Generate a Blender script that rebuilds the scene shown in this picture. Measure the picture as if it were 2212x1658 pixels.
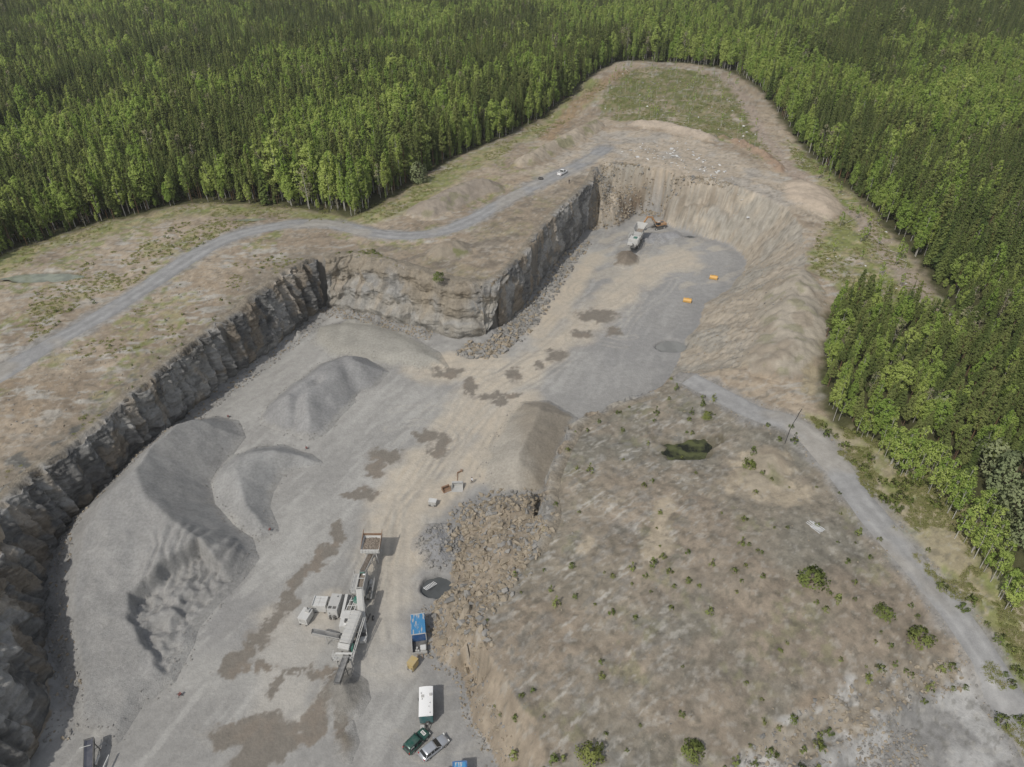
import bpy, bmesh, math, random
import numpy as np
from mathutils import Vector, Matrix, Quaternion
random.seed(7); rng = np.random.default_rng(11)
scene = bpy.context.scene
for o in list(bpy.data.objects): bpy.data.objects.remove(o)
COL = scene.collection
# ------------------------------------------------------------------ camera, sky, sun, exposure
CAMH, PITCH, FPX, CX, CY = 108.0, math.radians(36.0), 1516.0, 1106.0, 829.0
cd = bpy.data.cameras.new('camera'); cam = bpy.data.objects.new('camera', cd); COL.objects.link(cam)
cam.location = (0, 0, CAMH); cam.rotation_euler = (math.pi/2 - PITCH, 0, 0)
cd.sensor_width = 36.0; cd.lens = 36.0*FPX/2212.0; cd.clip_start = 1.0; cd.clip_end = 8000.0
scene.camera = cam
SUN_EL = math.radians(50); SUN_AZ = math.radians(217)
world = bpy.data.worlds.new('World'); scene.world = world; world.use_nodes = True
wn = world.node_tree; bg = wn.nodes['Background']
sky = wn.nodes.new('ShaderNodeTexSky'); sky.sky_type = 'NISHITA'; sky.sun_disc = False
sky.sun_elevation = SUN_EL; sky.sun_rotation = SUN_AZ; sky.air_density = 1.2; sky.dust_density = 2.0
hsv = wn.nodes.new('ShaderNodeHueSaturation'); hsv.inputs['Saturation'].default_value = 0.45      # thin veil of cloud greys the blue
wn.links.new(sky.outputs[0], hsv.inputs['Color']); wn.links.new(hsv.outputs[0], bg.inputs[0]); bg.inputs[1].default_value = 0.12
sl = bpy.data.lights.new('sun', 'SUN'); sun = bpy.data.objects.new('sun', sl); COL.objects.link(sun)
sl.energy = 2.7; sl.angle = math.radians(1.0); sl.color = (1.0, 0.955, 0.88)
ldir = Vector((0.60*math.cos(SUN_EL), 0.80*math.cos(SUN_EL), -math.sin(SUN_EL)))
sun.rotation_euler = ldir.to_track_quat('-Z', 'Y').to_euler(); sun.location = (-200, -200, 300)
scene.view_settings.view_transform = 'Standard'; scene.view_settings.look = 'None'
scene.view_settings.exposure = -0.22; scene.view_settings.gamma = 1.0
scene.render.engine = 'CYCLES'; scene.cycles.max_bounces = 5; scene.cycles.transparent_max_bounces = 4

# ------------------------------------------------------------------ helpers: places measured on the photograph
def P(u, v, z=0.0):
    x = (u-CX)/FPX; y = -(v-CY)/FPX
    dy = math.cos(PITCH)+y*math.sin(PITCH); dz = -math.sin(PITCH)+y*math.cos(PITCH)
    t = (z-CAMH)/dz
    return (x*t, dy*t, z)
def S(us, vs, z=0.0): return P(us/1.83363, vs/1.83363, z)
def PP(pts, z=0.0): return np.array([P(p[0], p[1], p[2] if len(p) > 2 else z)[:2] for p in pts])
def seen(x, y, z, m=0.0):
    c, s = math.cos(PITCH), math.sin(PITCH); zz = z-CAMH
    d = y*c-zz*s; up = y*s+zz*c; d = np.maximum(d, 1e-3)
    u = CX+FPX*x/d; v = CY-FPX*up/d
    return (u > -m) & (u < 2212+m) & (v > -m) & (v < 1658+m), d
# ------------------------------------------------------------------ helpers: noise and distance fields
def _h(ix, iy, s):
    n = (ix.astype(np.int64)*374761393 + iy.astype(np.int64)*668265263 + s*1442695041) & 0x7fffffff
    n = ((n ^ (n >> 13))*1274126177) & 0x7fffffff
    return ((n ^ (n >> 16)) & 0xffff)/65535.0
def vn(x, y, s=0):
    x0 = np.floor(x); y0 = np.floor(y); fx = x-x0; fy = y-y0
    fx = fx*fx*fx*(fx*(fx*6-15)+10); fy = fy*fy*fy*(fy*(fy*6-15)+10)
    a = _h(x0, y0, s); b = _h(x0+1, y0, s); c = _h(x0, y0+1, s); d = _h(x0+1, y0+1, s)
    return (a+(b-a)*fx)*(1-fy)+(c+(d-c)*fx)*fy
def fbm(x, y, wl, oct=4, s=0, g=0.5):
    r = np.zeros_like(x, dtype=float); a = 1.0; t = 0.0
    ca, sa = 0.8, 0.6
    for i in range(oct):
        r += a*(vn(x/wl+17.3*i, y/wl-9.1*i, s+i)*2-1); t += a; a *= g; wl *= 0.5
        x, y = x*ca-y*sa, x*sa+y*ca
    return r/t*1.5
def sstep(a, b, x): t = np.clip((x-a)/(b-a), 0, 1); return t*t*(3-2*t)
def seg_dist(x, y, pl, closed=False):
    n = len(pl); best = np.full(x.shape, 1e12)
    for i in range(n if closed else n-1):
        ax, ay = pl[i]; bx, by = pl[(i+1) % n]
        dx, dy = bx-ax, by-ay; L = dx*dx+dy*dy+1e-9
        t = np.clip(((x-ax)*dx+(y-ay)*dy)/L, 0, 1)
        best = np.minimum(best, (x-ax-t*dx)**2+(y-ay-t*dy)**2)
    return np.sqrt(best)
def inside(x, y, pl):
    r = np.zeros(x.shape, bool); n = len(pl)
    for i in range(n):
        ax, ay = pl[i]; bx, by = pl[(i+1) % n]
        if ay == by: continue
        c = ((ay > y) != (by > y)) & (x < (bx-ax)*(y-ay)/(by-ay)+ax)
        r ^= c
    return r
def sdist(x, y, pl):                       # signed: positive inside
    d = seg_dist(x, y, pl, True); return np.where(inside(x, y, pl), d, -d)
def resample(pl, step):
    pl = np.asarray(pl, float); d = np.r_[0, np.cumsum(np.linalg.norm(np.diff(pl, axis=0), axis=1))]
    n = max(2, int(d[-1]/step)+1); t = np.linspace(0, d[-1], n)
    return np.stack([np.interp(t, d, pl[:, k]) for k in range(pl.shape[1])], 1), t
def smooth(pl, it=2):                      # corner cutting
    pl = np.asarray(pl, float)
    for _ in range(it):
        q = 0.75*pl[:-1]+0.25*pl[1:]; r = 0.25*pl[:-1]+0.75*pl[1:]
        m = np.empty((2*len(q), pl.shape[1])); m[0::2] = q; m[1::2] = r
        pl = np.vstack([pl[:1], m, pl[-1:]])
    return pl
# ------------------------------------------------------------------ helpers: objects
def tag(o, label=None, cat=None, group=None, kind=None):
    if label: o['label'] = label
    if cat: o['category'] = cat
    if group: o['group'] = group
    if kind: o['kind'] = kind
    return o
def link(name, me, parent=None):
    o = bpy.data.objects.new(name, me); COL.objects.link(o)
    if parent: o.parent = parent
    return o
def empty(name, loc, rz=0.0):
    o = bpy.data.objects.new(name, None); COL.objects.link(o); o.location = loc; o.rotation_euler = (0, 0, rz)
    o.empty_display_size = 0.5
    return o
def np_mesh(name, verts, faces, mat=None, col=None, smoothf=True, nrm=None):
    verts = np.asarray(verts, np.float32); faces = np.asarray(faces, np.int32)
    me = bpy.data.meshes.new(name); k = faces.shape[1]
    me.vertices.add(len(verts)); me.vertices.foreach_set('co', verts.ravel())
    me.loops.add(faces.size); me.loops.foreach_set('vertex_index', faces.ravel())
    me.polygons.add(len(faces)); me.polygons.foreach_set('loop_start', np.arange(0, faces.size, k, dtype=np.int32))
    me.update(calc_edges=True)
    if smoothf: me.polygons.foreach_set('use_smooth', np.ones(len(faces), bool))
    if col is not None:
        a = me.attributes.new('col', 'FLOAT_COLOR', 'POINT')
        c = np.ones((len(verts), 4), np.float32); c[:, :3] = col; a.data.foreach_set('color', c.ravel())
    if mat: me.materials.append(mat)
    me.validate()
    if nrm is not None: me.normals_split_custom_set_from_vertices(np.asarray(nrm, np.float32).tolist())
    return me
def grid_faces(nr, nc, wrap=False):
    i = np.arange(nr-1)[:, None]; j = np.arange(nc-1)[None, :]
    a = i*nc+j
    return np.stack([a, a+1, a+nc+1, a+nc], -1).reshape(-1, 4)
# ------------------------------------------------------------------ materials
def mat_new(name):
    m = bpy.data.materials.new(name); m.use_nodes = True; nt = m.node_tree
    return m, nt, nt.nodes['Principled BSDF']
def m_paint(name, c, rough=0.5, metal=0.0, dirt=0.0, dirtcol=(0.42, 0.41, 0.39), spec=0.4, scale=1.2):
    m, nt, b = mat_new(name); b.inputs['Roughness'].default_value = rough; b.inputs['Metallic'].default_value = metal
    b.inputs['Specular IOR Level'].default_value = spec
    tc = nt.nodes.new('ShaderNodeTexCoord'); n = nt.nodes.new('ShaderNodeTexNoise'); n.inputs['Scale'].default_value = scale
    n.inputs['Detail'].default_value = 6; nt.links.new(tc.outputs['Object'], n.inputs['Vector'])
    r = nt.nodes.new('ShaderNodeMapRange'); r.inputs[1].default_value = 0.35; r.inputs[2].default_value = 0.7
    r.inputs[3].default_value = max(0, dirt-0.25); r.inputs[4].default_value = min(1, dirt+0.25) if dirt > 0 else 0.06
    nt.links.new(n.outputs[0], r.inputs[0])
    mx = nt.nodes.new('ShaderNodeMix'); mx.data_type = 'RGBA'
    mx.inputs[6].default_value = (*c, 1); mx.inputs[7].default_value = (*dirtcol, 1)
    nt.links.new(r.outputs[0], mx.inputs[0]); nt.links.new(mx.outputs[2], b.inputs['Base Color'])
    return m
def m_earth(name, fine=3.0, amp=0.22, bump=0.25, bscale=2.5, rough=0.95):
    m, nt, b = mat_new(name); b.inputs['Roughness'].default_value = rough; b.inputs['Specular IOR Level'].default_value = 0.15
    at = nt.nodes.new('ShaderNodeAttribute'); at.attribute_name = 'col'
    tc = nt.nodes.new('ShaderNodeTexCoord')
    n = nt.nodes.new('ShaderNodeTexNoise'); n.inputs['Scale'].default_value = fine; n.inputs['Detail'].default_value = 5; n.inputs['Roughness'].default_value = 0.7
    n2 = nt.nodes.new('ShaderNodeTexNoise'); n2.inputs['Scale'].default_value = fine*0.28; n2.inputs['Detail'].default_value = 4
    nt.links.new(tc.outputs['Object'], n.inputs['Vector']); nt.links.new(tc.outputs['Object'], n2.inputs['Vector'])
    ad = nt.nodes.new('ShaderNodeMath'); ad.operation = 'ADD'; nt.links.new(n.outputs[0], ad.inputs[0]); nt.links.new(n2.outputs[0], ad.inputs[1])
    r = nt.nodes.new('ShaderNodeMapRange'); r.inputs[1].default_value = 0.6; r.inputs[2].default_value = 1.4
    r.inputs[3].default_value = 1-amp*1.3; r.inputs[4].default_value = 1+amp*1.3; nt.links.new(ad.outputs[0], r.inputs[0])
    mul = nt.nodes.new('ShaderNodeVectorMath'); mul.operation = 'SCALE'
    nt.links.new(at.outputs['Color'], mul.inputs[0]); nt.links.new(r.outputs[0], mul.inputs['Scale'])
    nt.links.new(mul.outputs[0], b.inputs['Base Color'])
    n3 = nt.nodes.new('ShaderNodeTexNoise'); n3.inputs['Scale'].default_value = bscale; n3.inputs['Detail'].default_value = 6; n3.inputs['Roughness'].default_value = 0.65
    nt.links.new(tc.outputs['Object'], n3.inputs['Vector'])
    bp = nt.nodes.new('ShaderNodeBump'); bp.inputs['Strength'].default_value = bump; bp.inputs['Distance'].default_value = 0.5
    nt.links.new(n3.outputs[0], bp.inputs['Height']); nt.links.new(bp.outputs[0], b.inputs['Normal'])
    return m
def m_rock(name, c1, c2, scale=0.8, var=0.25):
    m, nt, b = mat_new(name); b.inputs['Roughness'].default_value = 0.9; b.inputs['Specular IOR Level'].default_value = 0.2
    tc = nt.nodes.new('ShaderNodeTexCoord'); oi = nt.nodes.new('ShaderNodeObjectInfo')
    n = nt.nodes.new('ShaderNodeTexNoise'); n.inputs['Scale'].default_value = scale; n.inputs['Detail'].default_value = 5
    nt.links.new(tc.outputs['Object'], n.inputs['Vector'])
    av = nt.nodes.new('ShaderNodeMath'); av.operation = 'MULTIPLY_ADD'; av.inputs[1].default_value = 0.8; av.inputs[2].default_value = -0.4
    nt.links.new(oi.outputs['Random'], av.inputs[0])
    sm = nt.nodes.new('ShaderNodeMath'); sm.operation = 'ADD'; sm.use_clamp = True
    nt.links.new(n.outputs[0], sm.inputs[0]); nt.links.new(av.outputs[0], sm.inputs[1])
    mx = nt.nodes.new('ShaderNodeMix'); mx.data_type = 'RGBA'; mx.inputs[6].default_value = (*c1, 1); mx.inputs[7].default_value = (*c2, 1)
    nt.links.new(sm.outputs[0], mx.inputs[0])
    n4 = nt.nodes.new('ShaderNodeTexNoise'); n4.inputs['Scale'].default_value = 6; n4.inputs['Detail'].default_value = 4
    nt.links.new(tc.outputs['Object'], n4.inputs['Vector'])
    r = nt.nodes.new('ShaderNodeMapRange'); r.inputs[3].default_value = 1-var; r.inputs[4].default_value = 1+var; nt.links.new(n4.outputs[0], r.inputs[0])
    mul = nt.nodes.new('ShaderNodeVectorMath'); mul.operation = 'SCALE'; nt.links.new(mx.outputs[2], mul.inputs[0]); nt.links.new(r.outputs[0], mul.inputs['Scale'])
    nt.links.new(mul.outputs[0], b.inputs['Base Color'])
    return m
def m_leaf(name, c1, c2, trans=0.3):
    m = bpy.data.materials.new(name); m.use_nodes = True; nt = m.node_tree; nt.nodes.clear()
    out = nt.nodes.new('ShaderNodeOutputMaterial'); oi = nt.nodes.new('ShaderNodeObjectInfo')
    tc = nt.nodes.new('ShaderNodeTexCoord'); n = nt.nodes.new('ShaderNodeTexNoise'); n.inputs['Scale'].default_value = 0.9; n.inputs['Detail'].default_value = 3
    nt.links.new(tc.outputs['Object'], n.inputs['Vector'])
    a = nt.nodes.new('ShaderNodeMath'); a.operation = 'MULTIPLY_ADD'; a.inputs[1].default_value = 0.45; a.inputs[2].default_value = -0.22
    nt.links.new(n.outputs[0], a.inputs[0])
    s = nt.nodes.new('ShaderNodeMath'); s.operation = 'ADD'; s.use_clamp = True
    nt.links.new(a.outputs[0], s.inputs[0]); nt.links.new(oi.outputs['Random'], s.inputs[1])
    mx = nt.nodes.new('ShaderNodeMix'); mx.data_type = 'RGBA'; mx.inputs[6].default_value = (*c1, 1); mx.inputs[7].default_value = (*c2, 1)
    nt.links.new(s.outputs[0], mx.inputs[0])
    d = nt.nodes.new('ShaderNodeBsdfDiffuse'); t = nt.nodes.new('ShaderNodeBsdfTranslucent'); ms = nt.nodes.new('ShaderNodeMixShader')
    nt.links.new(mx.outputs[2], d.inputs[0]); nt.links.new(mx.outputs[2], t.inputs[0]); ms.inputs[0].default_value = trans
    nt.links.new(d.outputs[0], ms.inputs[1]); nt.links.new(t.outputs[0], ms.inputs[2]); nt.links.new(ms.outputs[0], out.inputs[0])
    return m
def m_water(name, c, rough=0.08, var=.3):
    m, nt, b = mat_new(name); b.inputs['Roughness'].default_value = rough; b.inputs['Specular IOR Level'].default_value = 0.5
    tc = nt.nodes.new('ShaderNodeTexCoord'); n = nt.nodes.new('ShaderNodeTexNoise'); n.inputs['Scale'].default_value = 0.35; n.inputs['Detail'].default_value = 4
    nt.links.new(tc.outputs['Object'], n.inputs['Vector'])
    mx = nt.nodes.new('ShaderNodeMix'); mx.data_type = 'RGBA'; mx.inputs[6].default_value = (*[k*(1-var) for k in c], 1); mx.inputs[7].default_value = (*[k*(1+var) for k in c], 1)
    ct = nt.nodes.new('ShaderNodeMapRange'); ct.inputs[1].default_value = .42; ct.inputs[2].default_value = .58; nt.links.new(n.outputs[0], ct.inputs[0]); nt.links.new(ct.outputs[0], mx.inputs[0]); nt.links.new(mx.outputs[2], b.inputs['Base Color'])
    n2 = nt.nodes.new('ShaderNodeTexNoise'); n2.inputs['Scale'].default_value = 3; nt.links.new(tc.outputs['Object'], n2.inputs['Vector'])
    bp = nt.nodes.new('ShaderNodeBump'); bp.inputs['Strength'].default_value = 0.05; nt.links.new(n2.outputs[0], bp.inputs['Height']); nt.links.new(bp.outputs[0], b.inputs['Normal'])
    return m
M = {}
M['earth'] = m_earth('earth', 2.4, 0.13, 0.35, 1.8)
M['gravel'] = m_earth('gravel', 6.5, 0.2, 0.55, 5.0)
M['cliff'] = m_earth('cliff_rock', 1.6, 0.3, 0.9, 1.1)
M['roadm'] = m_earth('road_gravel', 3.0, 0.12, 0.2, 5.0)
# ------------------------------------------------------------------ the lie of the land
FZ = 0.0
W_TOE = [(76,1582),(104,1535),(95,1417),(80,1322),(100,1204),(142,1112),(204,1061),(297,974),(373,905),(459,833),(566,760),(649,695),(687,660)]
M_TOE = [(702,662),(750,676),(800,688),(850,698),(900,710),(940,722),(980,732),(1015,734),(1050,726),(1084,708),(1114,684),(1148,642),(1180,597),(1216,552),(1252,514)]
F_TOE = [(1265,500),(1330,492),(1352,478),(1368,462),(1420,458),(1432,482),(1470,498),(1520,512),(1570,528),(1604,548),(1613,573)]
E_TOE = [(1606,588),(1569,629),(1521,658),(1510,699),(1480,736),(1473,769),(1455,805)]
W_RIM = [(28,1080,13),(76,1024,13),(148,975,13),(207,926,13),(242,899,13.2),(290,864,13.5),(335,819,14),(380,778,14.2),(425,740,14.5),(511,678,15),(539,650,15),(577,622,15),(615,595,15),(680,560,15)]
M_RIM = [(700,556,15.5),(745,544,16),(790,546,16),(818,556,16),(870,572,15.5),(925,592,15),(959,606,14.5),(1021,614,14.5),(1063,606,15.5),(1111,590,16),(1150,562,16.5),(1168,540,16.5),(1180,510,16.5),(1188,482,16.5),(1215,450,17),(1243,432,17),(1273,396,17),(1291,362,17)]
F_RIM = [(1302,353,17),(1347,355,17),(1406,362,17),(1461,377,17),(1535,384,17),(1591,403,16.5),(1646,425,16),(1700,450,15.5)]
E_RIM = [(1735,495,15),(1742,560,14.5),(1725,615,14.5),(1690,665,14),(1655,730,13),(1600,785,11.5),(1520,808,10),(1470,806,9.5)]
P_RIM = [(1412,850,9),(1384,855,9),(1320,878,9),(1251,906,9),(1223,956,9),(1200,1007,8.5),(1186,1045,8.5),(1183,1080,8.5)]
S_RIM = [(1190,1110,8.5),(1183,1143,8.5),(1150,1184,8.5),(1140,1225,8.5),(1100,1269,8.5),(1050,1315,8.5),(1030,1361,8.5),(1050,1400,8),(1085,1450,8),(1125,1520,8),(1165,1570,8),(1190,1658,8)]
S_TOE = [(1160,1078),(1066,1078),(1000,1106),(985,1130),(1000,1165),(985,1205),(975,1240),(962,1275),(932,1308),(934,1372),(948,1425),(997,1450),(1019,1493),(1027,1558),(1047,1587),(1063,1606),(1078,1658)]
wt, mt, ft, et = PP(W_TOE, 1.6), PP(M_TOE), PP(F_TOE), PP(E_TOE)
wr, mr, fr, er, pr, sr = PP(W_RIM), PP(M_RIM), PP(F_RIM), PP(E_RIM), PP(P_RIM), PP(S_RIM)
wr = wr-np.array([[0.9, -0.25]])*np.linspace(1.3, .6, len(wr))[:, None]
stoe = PP(S_TOE)
ptoe = pr+np.array([[-0.6, 1.6]]*4+[[-1.6, 0.4]]*4)
TOE = np.vstack([[[-70, -80], [-70, 20], [-72, 45]], wt, mt, ft, et, ptoe, stoe, [[-2, 40], [0, 10], [0, -80]]])
def push(r, gap=1.6):                          # a rim never overhangs its own toe
    r = r.copy()
    for _ in range(4):
        sd = sdist(r[:, 0], r[:, 1], TOE); e = .3; gx_ = (sdist(r[:, 0]+e, r[:, 1], TOE)-sdist(r[:, 0]-e, r[:, 1], TOE)); gy_ = (sdist(r[:, 0], r[:, 1]+e, TOE)-sdist(r[:, 0], r[:, 1]-e, TOE)); n = np.hypot(gx_, gy_)+1e-6
        mv = np.clip(sd+gap, 0, 4); r[:, 0] -= gx_/n*mv; r[:, 1] -= gy_/n*mv
    return r
wr, mr = push(wr), push(mr)
RIM = np.vstack([[[-78, -80], [-78, 20], [-78, 45], [-80, 58], [-84.5, 68], [-89, 77], [-94, 88]], wr, mr, fr, er, pr, sr, [[5.5, 40], [8, 10], [8, -80]]])
# heights of the undisturbed land around the pit: (u, v, z) read off the photograph, then points beyond it
CP = [(0,800,14.2),(250,660,14.8),(100,600,15),(0,560,14),(400,430,14.5),(640,480,15.5),(870,518,16),(1010,490,16.5),(1080,380,17),(1200,385,17),(760,465,15),(930,370,15.5),
      (1300,262,18),(1450,220,20),(1350,150,20),(1600,200,19),(1650,330,17),(1790,400,15.5),(1900,440,14.5),(1850,560,14),(2000,580,14),(1750,640,13.5),(1740,760,12.5),(1720,900,12),
      (1900,1130,11),(2050,1310,9),(2212,1560,5.5),(1490,820,9.5),(1480,975,9.5),(1300,1000,9.5),(1400,1200,10.5),(1600,1100,11),(1300,1400,9.5),(1700,1300,11),(1500,1500,9.5),
      (1900,1420,9.5),(1300,1658,8.5),(1720,1480,9.2),(1560,1600,8.7),(2212,800,15),(2212,1100,13),(2000,900,13),(2100,1200,10.5),(700,540,15.5),(540,600,15),(300,800,14.2),(100,960,13.2),(190,880,13.4),(1150,520,16.5),(1190,1300,9),(1220,1500,8.5),
      (1420,330,17.5),(1600,380,17),(1250,900,9),(1200,1060,8.7),(1400,860,9),(1250,350,17),(1000,600,15),(900,580,15.5)]
cps = [(*P(u, v, z)[:2], z) for u, v, z in CP]
cps += [(-160,230,12.5),(-260,300,8),(-200,420,7),(-330,480,1),(-90,520,6),(40,600,8),(-450,800,14),(-700,600,22),(0,820,10),(250,820,18),(450,700,24),(330,420,18),(240,260,17),(200,150,13),(160,40,6),
        (-140,100,13.5),(-160,0,14),(-120,-80,14),(-100,60,14.5),(-86,50,14.5),(60,-80,7),(160,-80,6),(-700,1300,50),(0,1300,35),(700,1300,50),(-1500,2800,110),(0,2900,90),(1500,2800,110),(-250,120,16),(900,500,30),(-900,200,25),(700,100,15)]
cps = np.array(cps)
def _phi(r): return np.sqrt(r*r+25.0**2)
_A = _phi(np.linalg.norm(cps[:, None, :2]-cps[None, :, :2], axis=2))+np.eye(len(cps))*-0.5
_n = len(cps); _B = np.zeros((_n+1, _n+1)); _B[:_n, :_n] = _A; _B[_n, :_n] = 1; _B[:_n, _n] = 1
_w = np.linalg.solve(_B, np.r_[cps[:, 2], 0])
ROADW = smooth(np.array([P(u, v, 15.2) for u, v in [(-140,880),(-60,830),(0,798),(100,742),(180,700),(250,660),(320,616),(390,570),(450,535),(510,510),(570,496),(640,484),(700,482),(750,492),(800,506),(870,516),(940,512),(1010,490),(1080,450),(1150,415),(1210,385),(1260,362),(1310,330)]])[:, :2], 2)
ROADE = smooth(np.array([P(u, v, z)[:2] for u, v, z in [(1488,818,9.7),(1560,852,10.5),(1640,895,11.5),(1700,905,12),(1750,940,12),(1800,995,12),(1850,1070,11.5),(1900,1135,11),(1975,1225,10),(2050,1310,9),(2110,1390,8),(2160,1470,7),(2210,1560,5.6),(2260,1660,5),(2300,1800,5)]]), 2)
YARD = PP([(1750,1675),(1830,1610),(1930,1540),(2040,1490),(2090,1470),(2130,1480),(2300,1600),(2350,1900),(1700,1900)], 5.0)
BENCH = PP([(1560,1658),(1640,1590),(1740,1530),(1800,1485),(1900,1450),(1990,1420),(2085,1420),(2110,1465),(2050,1495),(1930,1545),(1830,1615),(1740,1690),(1700,1900),(1500,1760)], 8.0)
PONDS = {  # name: centre u, v, z, half sizes in metres, turn, depth
  'green': (1480,972,9.6,6.2,2.9,0.35,1.0), 'mid': (1450,748,0.0,4.0,2.6,0.1,1.3), 'hole': (940,1266,0.0,2.5,2.1,0.4,1.6), 'west': (98,600,15,9.0,2.6,0.05,0.6), 'far': (1490,507,0.3,2.6,1.2,0,1.2), 'roadside': (545,478,15.2,4.5,1.0,0.1,0.3)}
def pond_r(x, y, k):
    u, v, z, a, b, t, dp = PONDS[k]; cx, cy, _ = P(u, v, z)
    dx, dy = x-cx, y-cy; c, s = math.cos(t), math.sin(t)
    ex, ey = (dx*c+dy*s)/a, (-dx*s+dy*c)/b
    w = fbm(x+71, y+33, max(b*1.6, 2.5), 4, 91)*(0.5 if k == 'green' else .25)
    return np.sqrt(ex*ex+ey*ey)+w
def upper(x, y):
    r = np.full(x.shape, _w[_n])
    for i in range(_n): r += _w[i]*_phi(np.hypot(x-cps[i, 0], y-cps[i, 1]))
    return r
def ground(x, y, full=False):
    x = np.asarray(x, float); y = np.asarray(y, float)
    zu = upper(x, y)
    dr = np.minimum(seg_dist(x, y, ROADW), seg_dist(x, y, ROADE))
    rough = sstep(2.5, 6, dr)
    far = sstep(350, 600, y)
    zu = zu+rough*(fbm(x, y, 22, 4, 3)*0.45*(1+far*4)+fbm(x*1.0+y*0.6, y, 3.2, 4, 9)*0.22)
    zu += far*fbm(x, y, 160, 3, 5)*5
    near = (y < 330) & (np.abs(x) < 150)
    z = zu.copy(); msk = np.zeros(x.shape)            # msk: 0 land, 1 pit floor, between on the walls
    yd = sdist(x, y, YARD)+fbm(x, y, 5, 3, 55)*0.7
    t = sstep(-1.5, 3.5, yd)
    z = z*(1-t)+np.minimum(z, 4.8+fbm(x, y, 9, 3, 44)*0.15)*t
    bd = sdist(x, y, BENCH); t = sstep(0, 3, bd)
    z = z-t*(0.9+0.8*np.clip(fbm(x, y, 4, 4, 66), -1, 1))*sstep(0, 4, 40-yd*8)
    xi, yi = x[near], y[near]
    if xi.size:
        wxx = xi+fbm(xi, yi, 7, 3, 21)*0.7; wyy = yi+fbm(xi, yi, 7, 3, 22)*0.7
        dT = seg_dist(wxx, wyy, TOE, True); dR = seg_dist(wxx, wyy, RIM, True)
        inT = inside(wxx, wyy, TOE); inR = inside(wxx, wyy, RIM)
        t = dT/(dT+dR+1e-6)
        wide = sstep(5, 12, dT+dR)
        rocky = (xi < 33) & (yi > -90) & ~((yi < 118) & (xi > -40))
        prof = np.where(rocky | (dT+dR < 4), sstep(.5, 1.0, t), t)
        wide = np.where(rocky, 0, wide)
        # a bench half way up the sloping far wall
        farw = sstep(238, 246, yi)*sstep(34, 40, xi)*(1-sstep(84, 92, xi))
        tb = t+fbm(xi, yi, 12, 3, 8)*0.05
        pb = np.interp(tb, [0, 0.32, 0.42, 0.62, 0.74, 1.0], [0, 0.46, 0.50, 0.60, 0.95, 1.0])
        prof = prof*(1-farw)+pb*farw
        fl = FZ+fbm(xi, yi, 26, 3, 31)*0.18+fbm(xi, yi, 4, 3, 32)*0.04
        dTf = np.where(inT, dT, 0)
        sc_n = 0.55+0.45*fbm(xi, yi, 9, 3, 33)
        mw = ((xi > -62) & (xi < 2) & (yi > 155)).astype(float); fl += np.clip((2.1+2.4*mw)*sc_n-0.55*dTf, 0, 5)*(yi > 60)*(0.5+0.5*fbm(xi, yi, 1.5, 3, 35)*0.5)*np.where((xi > 30) & (yi < 240), 0.3, 1)*np.where((xi > -40) & (yi < 120), 0.25, 1)
        zz = z[near]
        wn = wide*sstep(0.02, 0.2, t)*sstep(0, 0.15, 1-t)
        esl = ((xi > 40) & (yi > 112) & (yi < 238)).astype(float); pz = fl+(zz-fl)*prof+wn*(esl*fbm(xi, yi, 1.4, 3, 14)*.28+fbm(xi, yi, 6, 4, 12)*(0.9+.7*farw-.6*esl)+fbm(xi, yi, 2.0, 3, 13)*(0.35+.25*farw))
        ter = farw*sstep(.03, .15, t)*sstep(0, .1, 1-t); pz = pz+ter*.36*np.sin(2*math.pi*(pz+fbm(xi, yi, 14, 2, 15)*1.2)/2.1)
        zz = np.where(inT, fl, np.where(inR, pz, zz)); z[near] = zz
        msk[near] = np.where(inT, 1.0, np.where(inR, 0.999*(1-t), 0))
    for k, (u, v, zc, a, b, tt, dp) in PONDS.items():
        cx, cy, _ = P(u, v, zc); n = (np.abs(x-cx) < 25) & (np.abs(y-cy) < 25)
        if n.any():
            r = pond_r(x[n], y[n], k); zb = zc-dp if k not in ('green', 'west', 'roadside') else z[n]-dp
            zt = z[n]; t = sstep(1.35, 0.95, r)
            z[n] = zt*(1-t)+(zb-0.25*(1-np.clip(r, 0, 1)))*t
    return (z, msk) if full else z
def gz(x, y): return float(ground(np.array([x]), np.array([y]))[0])
# ------------------------------------------------------------------ ground colours (what the soil and rock themselves are)
CLEAR = np.vstack([PP([(-120,620),(-40,570),(0,548),(60,524),(120,505),(200,482),(300,463),(400,442),(480,440),(560,445),(640,452),(700,462),(760,470),(800,458),(860,424),(930,374),(1000,338),(1100,302),(1180,264),(1240,217),(1290,175),(1330,150),(1400,146),(1480,152),(1560,165),(1600,188),(1640,215),(1680,270),(1720,320),(1790,385),(1870,440),(1950,520),(2010,600),(2060,680),(2105,728)], 15),
  PP([(2085,738),(1980,695),(1900,668),(1850,650),(1800,655),(1775,700),(1765,780),(1765,860),(1795,915),(1870,958),(1950,985),(2010,1010),(2060,1080),(2120,1130),(2180,1210),(2260,1300),(2330,1500)], 12.5), [[95, 40], [110, -80], [-230, -80], [-230, 120]]])
EAST = PP([(1455,812),(1500,830),(1640,905),(1700,925),(1760,980),(1840,1090),(1900,1165),(1980,1260),(2060,1360),(2070,1430),(1900,1450),(1750,1520),(1560,1658),(1500,1760),(1100,1760),(1050,1400),(1030,1330),(1190,1120),(1180,1040),(1250,906),(1400,850)], 9.5)
GFAR = PP([(1295,258),(1300,215),(1340,160),(1440,152),(1560,172),(1600,215),(1640,290),(1690,340),(1650,345),(1600,310),(1480,285),(1380,265)], 18)
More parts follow.
